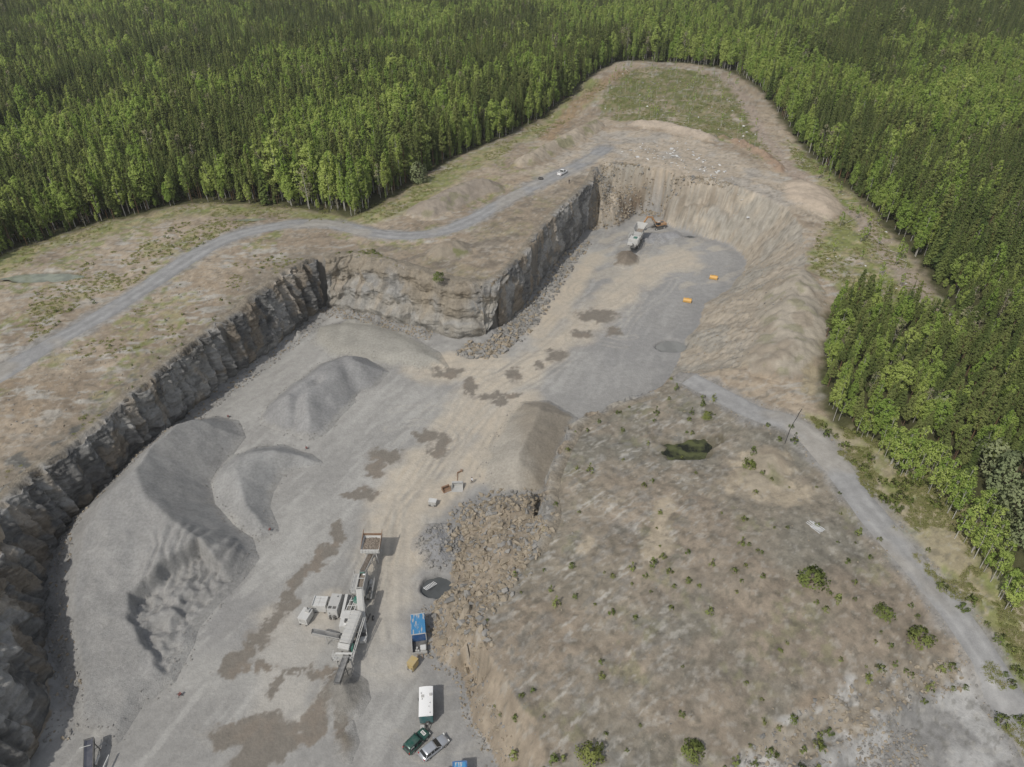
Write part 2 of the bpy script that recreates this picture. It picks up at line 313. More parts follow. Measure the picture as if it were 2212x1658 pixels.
GRIGHT = PP([(1690,310),(1740,345),(1880,455),(2000,610),(2095,735),(1990,690),(1850,640),(1790,600),(1752,575),(1755,530),(1785,480),(1830,455),(1790,420),(1720,370)], 14.5)
TOPB = PP([(1120,380),(1250,320),(1300,285),(1400,285),(1520,312),(1620,345),(1700,390),(1790,420),(1830,445),(1780,470),(1700,455),(1590,405),(1400,365),(1300,352),(1210,395)], 17)
GSTRIP = PP([(1740,905),(1800,925),(1950,985),(2060,1080),(2260,1300),(2350,1600),(2240,1600),(2100,1330),(1960,1180),(1850,1040),(1790,965)], 11)
GEDGE = smooth(PP([(-40,585),(60,540),(200,495),(400,455),(560,456),(700,470),(780,478),(870,440),(960,385),(1060,340),(1180,285),(1240,240),(1290,200)], 15), 1)
TRACKS = [(PP([(1560,170),(1600,215),(1645,290),(1690,340),(1740,385)], 18), 4.5, (.33,.27,.22)), (PP([(1850,462),(1890,510),(1930,560),(1990,640),(2050,710)], 14.5), 4.5, (.34,.28,.23)), (PP([(1180,300),(1240,240),(1300,195),(1350,165)], 17), 5, (.30,.22,.14)), (PP([(1745,840),(1752,760),(1750,680)], 13), 2.5, (.33,.28,.19))]
BEIGE = [([(1480,560),(1400,585),(1330,640),(1250,705),(1170,770),(1090,815),(1030,860),(985,930),(935,990),(885,1060),(855,1120),(848,1200),(842,1300),(835,1400)], 6.0), ([(1080,790),(1000,790),(930,800)], 6), ([(1120,870),(1080,920),(1040,1000),(960,1060),(880,1090)], 5), ([(590,1340),(600,1440),(590,1540)], 3.0), ([(1280,560),(1210,660),(1170,720)], 4), ([(720,1300),(650,1420),(620,1560)], 2.5)]
WET = [(1200,768,2.6,2.2),(970,806,3.8,1.5),(1016,838,1.6,3.2),(1066,857,3.2,1.2),(1105,855,2.2,0.8),(1290,682,6.0,2.8),(1255,721,3.2,1.5),(1325,716,2.5,1.8),(1080,868,2.2,1.2),(1110,812,1.8,2.5),(1165,790,1.1,1.5),(925,940,2.6,1.5),(945,964,1.8,2.4),(832,985,4.4,1.6),(815,1010,2.2,2.2),(760,1068,2.4,0.9),(790,1064,2.4,1.4),(735,1140,.9,1.9),(722,1165,1.3,2.0),(705,1190,1.6,2.0),(685,1215,1.9,1.8),(660,1234,2.0,1.2),(640,1252,1.6,1.6),(628,1282,.9,1.6),(612,1300,.8,1.6),(600,1325,1.4,1.4),(576,1352,1.7,1.5),(550,1385,2.0,1.8),(520,1420,2.0,1.5),(498,1448,1.8,1.1),(570,1435,1.5,1.0),(635,1310,1.3,1.2),(590,1475,.8,1.8),(500,1595,3.4,1.3),(560,1575,3.2,2.2),(600,1590,3.4,2.0),(560,1625,4.0,2.2),(545,1660,3.0,2.2),(640,1600,1.6,1.0),(678,1545,2.2,2.2),(690,1525,1.0,1.5),(672,1585,.9,1.6),(720,1490,1.6,1.2),(740,1560,1.2,2.6),(700,1455,3.0,0.7),(640,1445,2.5,0.5)]
SCOOP = PP([(372,1468),(405,1400),(440,1330),(500,1290),(560,1300),(560,1400),(480,1470),(420,1500)])
TYRE = []
_r = np.random.default_rng(606); _hp, _ = resample(smooth(PP(BEIGE[0][0]), 2), 2.0); _T = np.gradient(_hp, axis=0); _T /= np.linalg.norm(_T, axis=1)[:, None]; _N = np.stack([-_T[:, 1], _T[:, 0]], 1)
for _i in range(34):
    a_ = _r.integers(0, len(_hp)-14); n_ = int(_r.integers(12, 40)); q_ = slice(a_, min(a_+n_, len(_hp))); t_ = np.linspace(0, 1, len(_hp[q_])); off = _r.uniform(-9, 9)+_r.uniform(-7, 7)*t_+_r.uniform(-2, 2)*np.sin(t_*6)
    TYRE.append((_hp[q_][::2]+_N[q_][::2]*off[::2, None], _r.uniform(-1, 1)))
for (u, v, r0, r1, n_) in ((1360,720,5,15,9),(1290,640,6,14,4),(640,1090,4,10,5),(880,960,6,14,5),(960,1560,3,9,5),(560,1480,4,12,4)):
    cx_, cy_, _z = P(u, v)
    for _i in range(n_): a_ = _r.uniform(0, 6.28)+np.linspace(0, _r.uniform(1.2, 2.8), 10); rr_ = _r.uniform(r0, r1); TYRE.append((np.stack([cx_+rr_*np.cos(a_)*1.1, cy_+rr_*np.sin(a_)*.9], 1)+_r.uniform(-3, 3, 2), _r.uniform(-1, 1)))
def lerp(c, k, t): return c*(1-t[:, None])+np.asarray(k)[None, :]*t[:, None]
def streak(x, y, ang, l, w, s): 
    c, sn = math.cos(ang), math.sin(ang); return fbm((x*c+y*sn)/l*w, (-x*sn+y*c), w, 4, s)
def land_col(x, y, z, msk):
    N = len(x); c = np.empty((N, 3)); n1 = fbm(x, y, 14, 5, 101); n2 = fbm(x, y, 3.5, 4, 102); n3 = fbm(x, y, 45, 3, 103)
    near = (y < 480)
    c[:] = (.075, .075, .035)                                                     # forest floor
    cl = sdist(x, y, CLEAR); t = sstep(-2, 2.5, cl+n2*2)
    tan = lerp(np.tile((.355, .295, .225), (N, 1)), (.27, .22, .165), sstep(-.3, .6, n1))
    tan = lerp(tan, (.40, .385, .35), sstep(.18, .5, streak(x, y, 0.15, 5, 1.6, 104))*sstep(-.5, .4, n3+.2)*.75)
    tan = lerp(tan, (.30, .235, .165), sstep(.3, .6, fbm(x, y, 5, 4, 109))*.5)
    c = c*(1-t[:, None])+tan*t[:, None]
    # grassy belts
    gr = np.where((n2 > 0)[:, None], np.array((.20, .215, .075)), np.array((.31, .275, .15)))
    gr = lerp(gr, (.17, .21, .06), sstep(0, .6, fbm(x, y, 2.2, 3, 107))*.7)
    de = seg_dist(x, y, GEDGE); g = sstep(9, 2, de+n1*5)*.85*t
    gr = gr*(1-.30*sstep(-2, 2, sdist(x, y, GFAR)))[:, None]
    for pg, k in ((GFAR, .95), (GRIGHT, .92)): g = np.maximum(g, sstep(-1.5, 2, sdist(x, y, pg)+n2*2.2)*k*sstep(-.95, -.2, fbm(x, y, 6, 4, 108)))
    gs = sstep(-1, 1.5, sdist(x, y, GSTRIP)+n2*2)
    c = lerp(c, (.33, .295, .195), gs*.7); g = np.maximum(g, gs*sstep(-.45, .2, fbm(x, y, 7, 4, 110))*.85)
    # green patches on the western shelf and the promontory
    west = (x < 20) & (y > 80) & (y < 330) & (msk < .01)
    g = np.maximum(g, west*sstep(.16, .42, fbm(x, y, 11, 4, 111)+.04)*sstep(-.25, .2, fbm(x, y, 1.6, 3, 112))*.7*t)
    c = c*(1-g[:, None])+gr*g[:, None]
    for pl, w, k in TRACKS: c = lerp(c, k, sstep(w, w*.4, seg_dist(x, y, pl)+n2*1.6)*.9)
    # dark wet rock shelf above the west cliff, brown ground on the promontory, pale ledge
    dcl = seg_dist(x, y, wr); c = lerp(c, (.20, .175, .14), sstep(13, 3, dcl+n1*6)*west*.75)
    c = lerp(c, (.135, .135, .125), sstep(.1, .5, streak(x, y, .9, 4, 2, 113))*sstep(16, 6, dcl+n1*5)*(y < 135)*west*.9)
    pm = PP([(700,545),(800,530),(960,535),(1090,455),(1180,420),(1290,355),(1190,500),(1130,600),(1020,640),(900,610),(800,570)], 16)
    t2 = sstep(-2, 2, sdist(x, y, pm)+n2*2); c = lerp(c, (.27, .225, .17), t2*.7); c = lerp(c, (.18, .155, .125), t2*sstep(.1, .5, streak(x, y, .7, 5, 3, 114))*.7)
    # bare eastern plateau
    ea = sdist(x, y, EAST); t3 = sstep(-1, 2, ea+n2*1.5)
    ec = lerp(np.tile((.25, .22, .174), (N, 1)), (.215, .20, .165), sstep(-.2, .6, n1)); ec = lerp(ec, (.30, .225, .165), sstep(.1, .6, fbm(x, y, 17, 5, 116))*.28)
    up = sstep(16, -4, x-20-(y-60)*.35)
    ec = lerp(ec, (.325, .275, .215), sstep(-.1, .5, fbm(x, y, 7, 5, 117))*up*.5); ec = lerp(ec, (.20, .20, .11), sstep(.2, .5, fbm(x, y, 9, 5, 126))*sstep(-.2, .4, fbm(x, y, 1.2, 3, 127))*.45)
    ec = lerp(ec, (.43, .41, .37), sstep(.30, .5, streak(x, y, .62, 2.6, .6, 118))*sstep(-.1, .5, fbm(x, y, 5, 3, 123)+up*.3)*(up*.6+.08))
    ec = lerp(ec, (.22, .215, .20), sstep(.25, .55, streak(x, y, .7, 2.5, 1.3, 124))*up*.45)
    ec = lerp(ec, (.125, .115, .09), sstep(.25, .6, fbm(x, y, 1.3, 3, 119))*.4)
    c = c*(1-t3[:, None])+ec*t3[:, None]
    for (u, v, a, b, tt) in ((1435,1110,6,1.8,1.2),(1415,1195,6,2.2,1.0),(1265,1175,3.5,1.2,.9),(1335,1080,2,1.2,0),(1650,1040,7,7,0),(1600,790,9,3,0)):
        px, py, _ = P(u, v, 10); dx, dy = x-px, y-py; cc, ss = math.cos(tt), math.sin(tt)
        c = lerp(c, (.40, .34, .255), sstep(1.25, .7, np.hypot((dx*cc+dy*ss)/a, (-dx*ss+dy*cc)/b)+n2*.5)*.85)
    tp = sstep(-2, 3, sdist(x, y, TOPB)+n2*3); c = lerp(c, (.43, .37, .295), tp*.75*(msk < .003)); c = lerp(c, (.33, .32, .30), tp*sstep(.1, .5, fbm(x, y, 9, 4, 128))*.5*(msk < .003))
    # bench with pale rock and the lower yard
    bd = sstep(-1, 1, sdist(x, y, BENCH)+n2*1.2); c = lerp(c, (.30, .265, .215), bd*.9); c = lerp(c, (.44, .43, .41), bd*sstep(.02, .28, fbm(x, y, 3.4, 4, 120))*.9); c = lerp(c, (.15, .135, .11), bd*sstep(.22, .4, streak(x, y, .62, 4, 1.2, 125))*.6)
    yd = sdist(x, y, YARD)+n2; c = lerp(c, (.26, .254, .243), sstep(-.5, 1, yd)); c = lerp(c, (.40, .393, .378), sstep(-.5, 1, yd)*sstep(-.1, .1, fbm(x, y, 12, 4, 121)+.12)*.95)
    c = lerp(c, (.20, .18, .155), sstep(-.5, 1, yd)*sstep(.25, .5, fbm(x, y, 7, 4, 122))*.7)
    # the pit floor
    fl = sstep(.99, 1, msk)
    nb0 = fbm(x, y, 16, 4, 137)
    f = lerp(np.tile((.305, .297, .281), (N, 1)), (.365, .355, .333), sstep(-.3, .5, n1)); f = lerp(f, (.27, .264, .255), sstep(.1, .7, fbm(x, y, 28, 4, 130))*.8)
    f = lerp(f, (.43, .42, .395), sstep(.05, .5, streak(x, y, 1.15, 7, 1.6, 131))*.5); f = lerp(f, (.27, .262, .247), sstep(.15, .55, streak(x, y, 1.0, 8, 2.0, 139))*.4)
    f = lerp(f, (.38, .37, .345), sstep(55, 75, y)*sstep(105, 85, y)*sstep(-45, -30, x)*.3)
    f = lerp(f, (.285, .282, .276), (.7+.3*n1)*sstep(4, 24, nb0*8+x-np.interp(y, [50, 100, 130, 180, 240], [-30, -20, -10, 14, 50]))*.75)
    nb = fbm(x, y, 6, 5, 132); bw = np.zeros(N)
    for pl, w in BEIGE: bw = np.maximum(bw, sstep(w*1.5, w*.4, seg_dist(x, y, PP(pl))+nb*w*.45))
    bcol = np.stack([np.interp(y, [70, 95], [a_, b_]) for a_, b_ in ((.405, .49), (.385, .43), (.35, .345))], 1); bw_ = np.clip(bw*(.9+.25*n2), 0, 1)[:, None]; f = f*(1-bw_)+bcol*bw_
    up2 = sstep(190, 205, y)*sstep(.0, .45, streak(x, y, .55, 7, 3, 133)); f = lerp(f, (.44, .40, .335), up2*.6)
    for pl, w in BEIGE[:2]:                                                          # wheel tracks
        d = seg_dist(x, y, smooth(PP(pl), 2)); tr = np.maximum.reduce([np.exp(-((d-k)/.35)**2) for k in (1.0, 3.1, 5.2)])
        f = lerp(f, (.50, .465, .40), tr*.3*sstep(-.4, .3, n2)); f = lerp(f, (.33, .31, .28), np.exp(-((d-2.1)/.4)**2)*.3)
    for pl, tone in TYRE:
        lo, hi = pl.min(0)-2, pl.max(0)+2; q = np.where((x > lo[0]) & (x < hi[0]) & (y > lo[1]) & (y < hi[1]) & (fl > .5))[0]
        if len(q):
            d = seg_dist(x[q], y[q], pl); w_ = np.exp(-((d-.95)/.30)**2)*(.5+.5*n2[q]); f[q] = lerp(f[q], (.50, .465, .40) if tone > -.2 else (.235, .228, .215), np.clip(w_*(.30+.25*abs(tone)), 0, 1))
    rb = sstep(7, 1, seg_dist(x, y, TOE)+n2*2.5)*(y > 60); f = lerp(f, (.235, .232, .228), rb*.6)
    wv = np.zeros(N); wx = x+fbm(x, y, 3, 5, 134, .7)*1.7; wy = y+fbm(x, y, 3, 5, 135, .7)*1.7
    for (u, v, a, b) in WET:
        px, py, _ = P(u, v); q = (np.abs(x-px) < a*3) & (np.abs(y-py) < b*3.5+3)
        if q.any(): wv[q] = np.maximum(wv[q], np.exp(-((wx[q]-px)/a)**2-((wy[q]-py)/(b*1.25))**2))
    f = lerp(f, (.27, .25, .222), sstep(.16, .34, wv+fbm(x, y, 2.2, 3, 138)*.16)*.55); wt_ = sstep(.29, .46, wv+fbm(x, y, 1.2, 4, 136)*.22); f = lerp(f, (.195, .175, .148), wt_*.88); f = lerp(f, (.25, .21, .17), wt_*sstep(0, .5, n2)*.5)
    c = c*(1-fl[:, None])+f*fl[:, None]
    # pit walls that are slopes
    wl = ((msk > .004) & (msk < .9985)).astype(float)
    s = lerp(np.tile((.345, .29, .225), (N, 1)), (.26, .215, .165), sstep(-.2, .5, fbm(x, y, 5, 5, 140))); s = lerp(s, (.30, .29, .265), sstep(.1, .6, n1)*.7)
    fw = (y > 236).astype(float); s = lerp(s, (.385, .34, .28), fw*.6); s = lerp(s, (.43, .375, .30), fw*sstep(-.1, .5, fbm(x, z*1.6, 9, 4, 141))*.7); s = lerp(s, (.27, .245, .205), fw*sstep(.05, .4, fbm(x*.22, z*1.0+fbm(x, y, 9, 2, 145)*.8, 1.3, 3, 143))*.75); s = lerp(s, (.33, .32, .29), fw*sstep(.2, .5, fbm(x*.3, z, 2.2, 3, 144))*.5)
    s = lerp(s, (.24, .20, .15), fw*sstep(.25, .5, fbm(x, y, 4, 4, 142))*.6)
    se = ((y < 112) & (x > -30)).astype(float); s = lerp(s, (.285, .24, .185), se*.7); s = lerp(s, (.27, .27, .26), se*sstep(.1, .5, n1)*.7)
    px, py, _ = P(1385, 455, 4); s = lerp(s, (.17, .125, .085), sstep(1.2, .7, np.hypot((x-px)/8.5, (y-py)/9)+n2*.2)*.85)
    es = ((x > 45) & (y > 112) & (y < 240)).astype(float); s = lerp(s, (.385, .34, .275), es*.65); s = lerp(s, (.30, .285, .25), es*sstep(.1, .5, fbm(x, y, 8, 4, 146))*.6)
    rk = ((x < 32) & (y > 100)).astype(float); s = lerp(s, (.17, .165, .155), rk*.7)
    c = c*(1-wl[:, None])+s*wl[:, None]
    for k in PONDS:
        px, py, _ = P(PONDS[k][0], PONDS[k][1], PONDS[k][2]); q = (np.abs(x-px) < 25) & (np.abs(y-py) < 25)
        if q.any(): c[q] = lerp(c[q], (.13, .115, .08) if k in ('green', 'west', 'roadside') else (.2, .2, .2), sstep(1.35, 1.05, pond_r(x[q], y[q], k))*.9)
    d = np.minimum(seg_dist(x, y, ROADW), seg_dist(x, y, ROADE)); c = lerp(c, (.27, .262, .25), sstep(5.5, 2.5, d+n2*1.5)*(near)*.9*(fl < .5))
    gr_ = 1+(1-fl)*(.17*fbm(x, y, 1.0, 3, 150, .7)+.10*fbm(x, y, 3.0, 3, 151)); c = c*gr_[:, None]; c = lerp(c, (.42, .40, .36), (1-fl)*sstep(.55, .75, fbm(x, y, .9, 2, 152))*.35*(cl > 2)); c = lerp(c, (.11, .105, .085), (1-fl)*sstep(.55, .75, fbm(x, y, .9, 2, 153))*.4*(cl > 2))
    return np.clip(c, .01, .8)
ys = list(np.arange(-80, 10, 4.0)); yv = 10.0
while yv < 3000:
    ys.append(yv); yv += 0.36 if yv < 105 else (yv*0.0035 if yv < 335 else (yv*0.009 if yv < 480 else yv*0.03))
ys = np.array(ys); NC = 740; sv = np.linspace(-1, 1, NC)
GX = (sv[None, :]*(78+0.64*np.maximum(ys, 0))[:, None]); GY = np.repeat(ys[:, None], NC, 1)
gx, gy = GX.ravel(), GY.ravel(); GZ, GM = ground(gx, gy, True)
# ground mesh heights are reused to seat things on it
GZ2 = GZ.reshape(GX.shape)
def gsurf(x, y):
    x = np.atleast_1d(np.asarray(x, float)); y = np.atleast_1d(np.asarray(y, float))
    i = np.clip(np.searchsorted(ys, y)-1, 0, len(ys)-2); ty = np.clip((y-ys[i])/(ys[i+1]-ys[i]), 0, 1)
    def row(k):
        s = np.clip((x/(78+0.64*np.maximum(ys[k], 0))+1)/2*(NC-1), 0, NC-1.001); j = s.astype(int); f = s-j
        return GZ2[k, j]*(1-f)+GZ2[k, j+1]*f
    return row(i)*(1-ty)+row(i+1)*ty
def gs(x, y): return float(gsurf(x, y)[0])
gme = np_mesh('ground', np.stack([gx, gy, GZ], 1), grid_faces(len(ys), NC), M['earth'], land_col(gx, gy, GZ, GM))
tag(link('ground', gme), kind='structure')
# ------------------------------------------------------------------ rock faces of the quarry, dense sheets with real ledges
def vn3(x, y, z, s): return (vn(x+z*.73, y+z*1.31, s)+vn(y-z*1.17, x+z*.61, s+7)+vn(z*1.4+x*.3, y*.2+z*.2, s+13))/3
def cliff(name, rim, toe, zr, seed, amp=1.0, flute=5.0, light=0.0, lip=1.6, step=0.3, nt=64, ledge=0):
    A, t = resample(smooth(rim, 1), step); n = len(A); d = seg_dist(A[:, 0], A[:, 1], toe)
    B = np.empty_like(A); tp, _ = resample(smooth(toe, 1), 0.4)
    for i in range(n): B[i] = tp[np.argmin(((tp-A[i])**2).sum(1))]
    ker = np.hanning(15); ker /= ker.sum()
    for k in (0, 1): B[:, k] = np.convolve(np.pad(B[:, k], 7, 'edge'), ker, 'valid')
    T = np.gradient(A, axis=0); T /= np.linalg.norm(T, axis=1)[:, None]+1e-9
    Nn = np.stack([T[:, 1], -T[:, 0]], 1)
    mid = A[n//2]+Nn[n//2]*(d[n//2]+3)
    if not inside(np.array([mid[0]]), np.array([mid[1]]), TOE)[0]: Nn = -Nn
    zb = ground(B[:, 0]+Nn[:, 0]*1.0, B[:, 1]+Nn[:, 1]*1.0)-1.2
    zt = ground(A[:, 0]-Nn[:, 0]*2.2, A[:, 1]-Nn[:, 1]*2.2)
    f = np.r_[np.linspace(0, 1, nt), 1.0+np.linspace(.05, 1, 8)]
    V = np.empty((len(f), n, 3)); Cc = np.empty((len(f), n, 3))
    fl_raw = fbm(t, t*0, flute, 3, seed)+.6*np.abs(fbm(t, t*0, flute*.45, 2, seed+3))
    cut = vn(t/2.4, t*0, seed+5); ph = t/4.3+fbm(t, t*0, 17, 2, seed+6)*.9; saw = ph-np.floor(ph); saw = np.where(saw < .62, saw/.62, (1-saw)/.38)-.5
    if light == 0: fl_raw = fl_raw*.55+saw*1.25*(.55+.45*vn(np.floor(ph)+.5, t*0, seed+7)*2)
    for k, q in enumerate(f):
        qq = min(q, 1.0); z = zb+(zt-zb)*qq
        if ledge:
            lq = np.clip(qq+.20*fbm(t, t*0+qq*2, 11, 3, seed+31)*math.sin(qq*math.pi), 0, 1)*ledge; fr_ = lq-np.floor(lq); hq = np.clip((np.floor(lq)+sstep(.62, 1.0, fr_))/ledge, 0, 1)[:, None]
        else: hq = qq**1.15
        base = B+(A-B)*hq
        strat = np.floor(z*1.1+vn(t/6, t*0, seed+9)*3)
        blk = vn(t/1.3, strat*.83, seed+11); blk2 = vn(t/.6, z/.45, seed+12); big = fbm(t, z*.7, 3.0, 3, seed+14)*(1.9 if ledge else 1)
        lid = np.sin(min(1, qq*3)*math.pi/2)*(1 if q <= 1 else 1)
        off = amp*(1.05-.45*(light == .25)+fl_raw*(1.25 if light == 0 else .95)*(1-.25*qq)+big*.55+(np.round(blk*3)/3-.5)*(.4 if ledge else .75)+(blk2-.5)*.35)
        off = np.where(cut > .78, off-.7*amp, off)*lid
        over = max(0, q-1)
        p = base+Nn*(off*(1-over)-over*lip*1.6-0.0)[:, None] if q > 1 else base+Nn*off[:, None]
        if q > 1:
            g = ground(p[:, 0], p[:, 1]); zz = np.maximum(zt*(1-over)+g*over, g)+.12*(1-over)*(1+blk)-(over > .9)*.35
        else: zz = z+(qq > .86)*(blk-.6)*(qq-.86)*6*.8*amp
        V[k, :, 0] = p[:, 0]; V[k, :, 1] = p[:, 1]; V[k, :, 2] = zz
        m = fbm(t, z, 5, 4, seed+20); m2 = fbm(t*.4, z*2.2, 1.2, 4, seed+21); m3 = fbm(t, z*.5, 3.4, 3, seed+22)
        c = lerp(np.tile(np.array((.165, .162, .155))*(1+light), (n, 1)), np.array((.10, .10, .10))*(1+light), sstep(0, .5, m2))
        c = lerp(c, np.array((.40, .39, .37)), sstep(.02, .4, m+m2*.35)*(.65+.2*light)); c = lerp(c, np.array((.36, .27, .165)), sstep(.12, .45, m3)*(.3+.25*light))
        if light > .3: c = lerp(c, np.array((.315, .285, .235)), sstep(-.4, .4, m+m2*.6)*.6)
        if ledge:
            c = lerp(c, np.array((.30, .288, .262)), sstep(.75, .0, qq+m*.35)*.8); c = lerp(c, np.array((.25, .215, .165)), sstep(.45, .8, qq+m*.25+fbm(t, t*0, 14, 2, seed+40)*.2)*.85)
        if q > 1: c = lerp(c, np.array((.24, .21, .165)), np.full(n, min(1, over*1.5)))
        Cc[k] = c
    me = np_mesh(name, V.reshape(-1, 3), grid_faces(len(f), n), M['cliff'], np.clip(Cc.reshape(-1, 3), .02, .7), False)
    return tag(link(name, me), kind='structure')
rw = np.vstack([[[-78, 40], [-80, 58], [-84.5, 68], [-89, 77], [-94, 88]], wr]); tw = np.vstack([[[-72, 40]], wt])
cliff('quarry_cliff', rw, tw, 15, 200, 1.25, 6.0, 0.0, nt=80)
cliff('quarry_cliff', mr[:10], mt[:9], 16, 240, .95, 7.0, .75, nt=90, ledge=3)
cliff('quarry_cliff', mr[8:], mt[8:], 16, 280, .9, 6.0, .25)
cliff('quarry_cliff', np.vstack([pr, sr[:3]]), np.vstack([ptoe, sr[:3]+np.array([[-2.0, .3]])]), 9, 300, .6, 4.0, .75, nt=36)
# ------------------------------------------------------------------ gravel roads, draped
def road(name, pl, w, col, seed):
    A, t = resample(pl, 0.8); T = np.gradient(A, axis=0); T /= np.linalg.norm(T, axis=1)[:, None]; Nn = np.stack([-T[:, 1], T[:, 0]], 1)
    k = np.linspace(-1, 1, 19); ww = w*(1+.12*fbm(t, t*0, 9, 3, seed))
    X = A[:, None, 0]+Nn[:, None, 0]*k[None, :]*ww[:, None]; Y = A[:, None, 1]+Nn[:, None, 1]*k[None, :]*ww[:, None]
    Z = gsurf(X.ravel(), Y.ravel()).reshape(X.shape)+0.10-0.16*np.abs(k)[None, :]**4
    x, y = X.ravel(), Y.ravel(); kk = np.abs(np.repeat(k[None, :], len(A), 0)).ravel()
    c = np.tile(np.array(col), (len(x), 1)); c = lerp(c, np.array(col)*1.22, np.exp(-((kk-.42)/.13)**2)*sstep(-.6, .3, fbm(x, y, 9, 3, seed+1))*.8)
    c = lerp(c, np.array(col)*.78, sstep(.6, 1, kk)*.6+np.exp(-(kk/.12)**2)*.25); c = lerp(c, (.36, .325, .27), sstep(.1, .6, fbm(x, y, 12, 4, seed+2))*.45)
    c *= (1+.12*fbm(x, y, 1.6, 3, seed+3))[:, None]
    me = np_mesh(name, np.stack([x, y, Z.ravel()], 1), grid_faces(len(A), len(k)), M['roadm'], c)
    tag(link(name, me), kind='structure')
road('gravel_road', ROADW, 3.4, (.285, .283, .28), 400)
road('gravel_road', ROADE, 3.1, (.31, .306, .30), 420)
# ------------------------------------------------------------------ ponds and the flooded holes
def water(name, key, level, mat, grow=1.12):
    u, v, z, a, b, t, dp = PONDS[key]; cx, cy, _ = P(u, v, z); n = 96
    th = np.linspace(0, 2*math.pi, n, endpoint=False); pts = []
    for q in th:
        r = np.linspace(.4, 1.9, 60); c, s = math.cos(t), math.sin(t)
        ex, ey = r*a*math.cos(q), r*b*math.sin(q); X = cx+ex*c-ey*s; Y = cy+ex*s+ey*c
        rr = pond_r(X, Y, key); k = np.argmax(rr > grow); pts.append((X[k], Y[k]))
    pts = np.array(pts); V = np.vstack([[[pts[:, 0].mean(), pts[:, 1].mean()]], pts])
    V = np.c_[V, np.full(len(V), level)]; i = np.arange(n); F = np.stack([np.zeros(n, int), 1+i, 1+(i+1) % n], 1)
    return tag(link(name, np_mesh(name, V, F, mat)), kind='structure')
M['wgreen'] = m_water('pond_water', (.055, .060, .022), .12, .75); M['wgrey'] = m_water('grey_water', (.225, .225, .21), .15, .08)
M['wdark'] = m_water('dark_water', (.085, .09, .09), .1, .12); M['wwest'] = m_water('west_pond_water', (.23, .245, .19), .12, .18)
for nm, key, drop, mat in (('pond_water', 'green', .45, 'wgreen'), ('pool_water', 'mid', .5, 'wgrey'), ('pool_water', 'hole', .9, 'wdark'), ('pond_water', 'west', .12, 'wwest'), ('pool_water', 'far', .7, 'wdark'), ('pond_water', 'roadside', .08, 'wwest')):
    u, v, z, a, b, t, dp = PONDS[key]; cx, cy, _ = P(u, v, z)
    th = np.linspace(0, 6.28, 24); lev = float(np.median(ground(cx+1.45*a*np.cos(th), cy+1.45*b*np.sin(th))))-drop
    water(nm, key, lev, M[mat])
# ------------------------------------------------------------------ stockpiles and spoil banks
def smin(a, b, k): h = np.clip(.5+.5*(b-a)/k, 0, 1); return b*(1-h)+a*h-k*h*(1-h)
def pile(name, label, toe, top, slope, col, group=None, res=.45, seed=500, k=.6, lump=.12, extra=None, z0=0.0, mat='gravel', rough=.4, cols=None, cat='gravel pile'):
    toe = np.asarray(toe); lo = toe.min(0)-2; hi = toe.max(0)+2
    X, Y = np.meshgrid(np.arange(lo[0], hi[0], res), np.arange(lo[1], hi[1], res)); x, y = X.ravel(), Y.ravel()
    d = sdist(x+fbm(x, y, 6, 3, seed)*rough, y+fbm(x, y, 6, 3, seed+1)*rough, toe)
    tp = top(x, y) if callable(top) else np.full(x.shape, float(top))
    ds = .5*(d+np.sqrt(d*d+1.0))-.12
    h = smin(ds*slope, tp+fbm(x, y, 5, 3, seed+2)*lump*2, k)
    h = h-np.clip(-d-.3, 0, 2)*.35
    if extra: h = extra(x, y, d, h)
    h += np.clip(h, 0, 1)*(fbm(x, y, 2.2, 4, seed+3)*lump)
    g = gsurf(x, y); h = np.maximum(h, -.5)
    keep = (h > -.12).reshape(X.shape); F = grid_faces(*X.shape)
    kf = keep.ravel()[F].any(1); F = F[kf]; use = np.unique(F); mp = np.full(len(x), -1); mp[use] = np.arange(len(use))
    c = np.tile(np.array(col), (len(x), 1)); c *= (1+.10*fbm(x, y, 3, 4, seed+5)+.06*fbm(x, y, 14, 3, seed+6))[:, None]
    if cols: c = cols(x, y, d, h, c)
    gcol_ = land_col(x, y, g, ground(x, y, True)[1]); bl = sstep(.0, .9, h+fbm(x, y, 2.5, 3, seed+8)*.35); c = gcol_*(1-bl[:, None])+c*bl[:, None]
    me = np_mesh(name, np.stack([x, y, g+h], 1)[use], mp[F], M[mat], np.clip(c[use], .02, .7))
    o = link(name, me); tag(o, label, cat, group, None); PILES.append((toe, o, X, Y, (g+h).reshape(X.shape), keep))
    return o
PILES = []
def surf(x, y):                             # top of ground or pile
    z = gs(x, y)
    for toe, o, X, Y, H, kp in PILES:
        if X[0, 0] <= x <= X[0, -1] and Y[0, 0] <= y <= Y[-1, 0]:
            j = int(round((x-X[0, 0])/(X[0, 1]-X[0, 0]))); i = int(round((y-Y[0, 0])/(Y[1, 0]-Y[0, 0])))
            if kp[min(i, kp.shape[0]-1), min(j, kp.shape[1]-1)]: z = max(z, H[min(i, H.shape[0]-1), min(j, H.shape[1]-1)])
    return z
G = 'grey gravel stockpiles on the quarry floor'
big = PP([(512,912),(470,903),(420,912),(345,938),(270,1003),(185,1090),(140,1135),(112,1204),(98,1322),(118,1417),(158,1500),(176,1575),(250,1600),(300,1520),(345,1490),(374,1470),(398,1420),(425,1350),(470,1300),(520,1250),(552,1205),(540,1165),(500,1135),(462,1090),(455,1040),(490,990),(528,945)])
CUT = PP([(432,1188),(352,1240),(280,1290),(274,1335),(308,1390),(338,1440),(372,1468),(398,1420),(425,1350),(470,1300),(520,1250)], 3.0)
def big_top(x, y): return np.interp(y, [52, 60, 72, 90, 105, 118, 135], [.15, 1.0, 3.2, 6.2, 9.6, 10.5, 9.5])
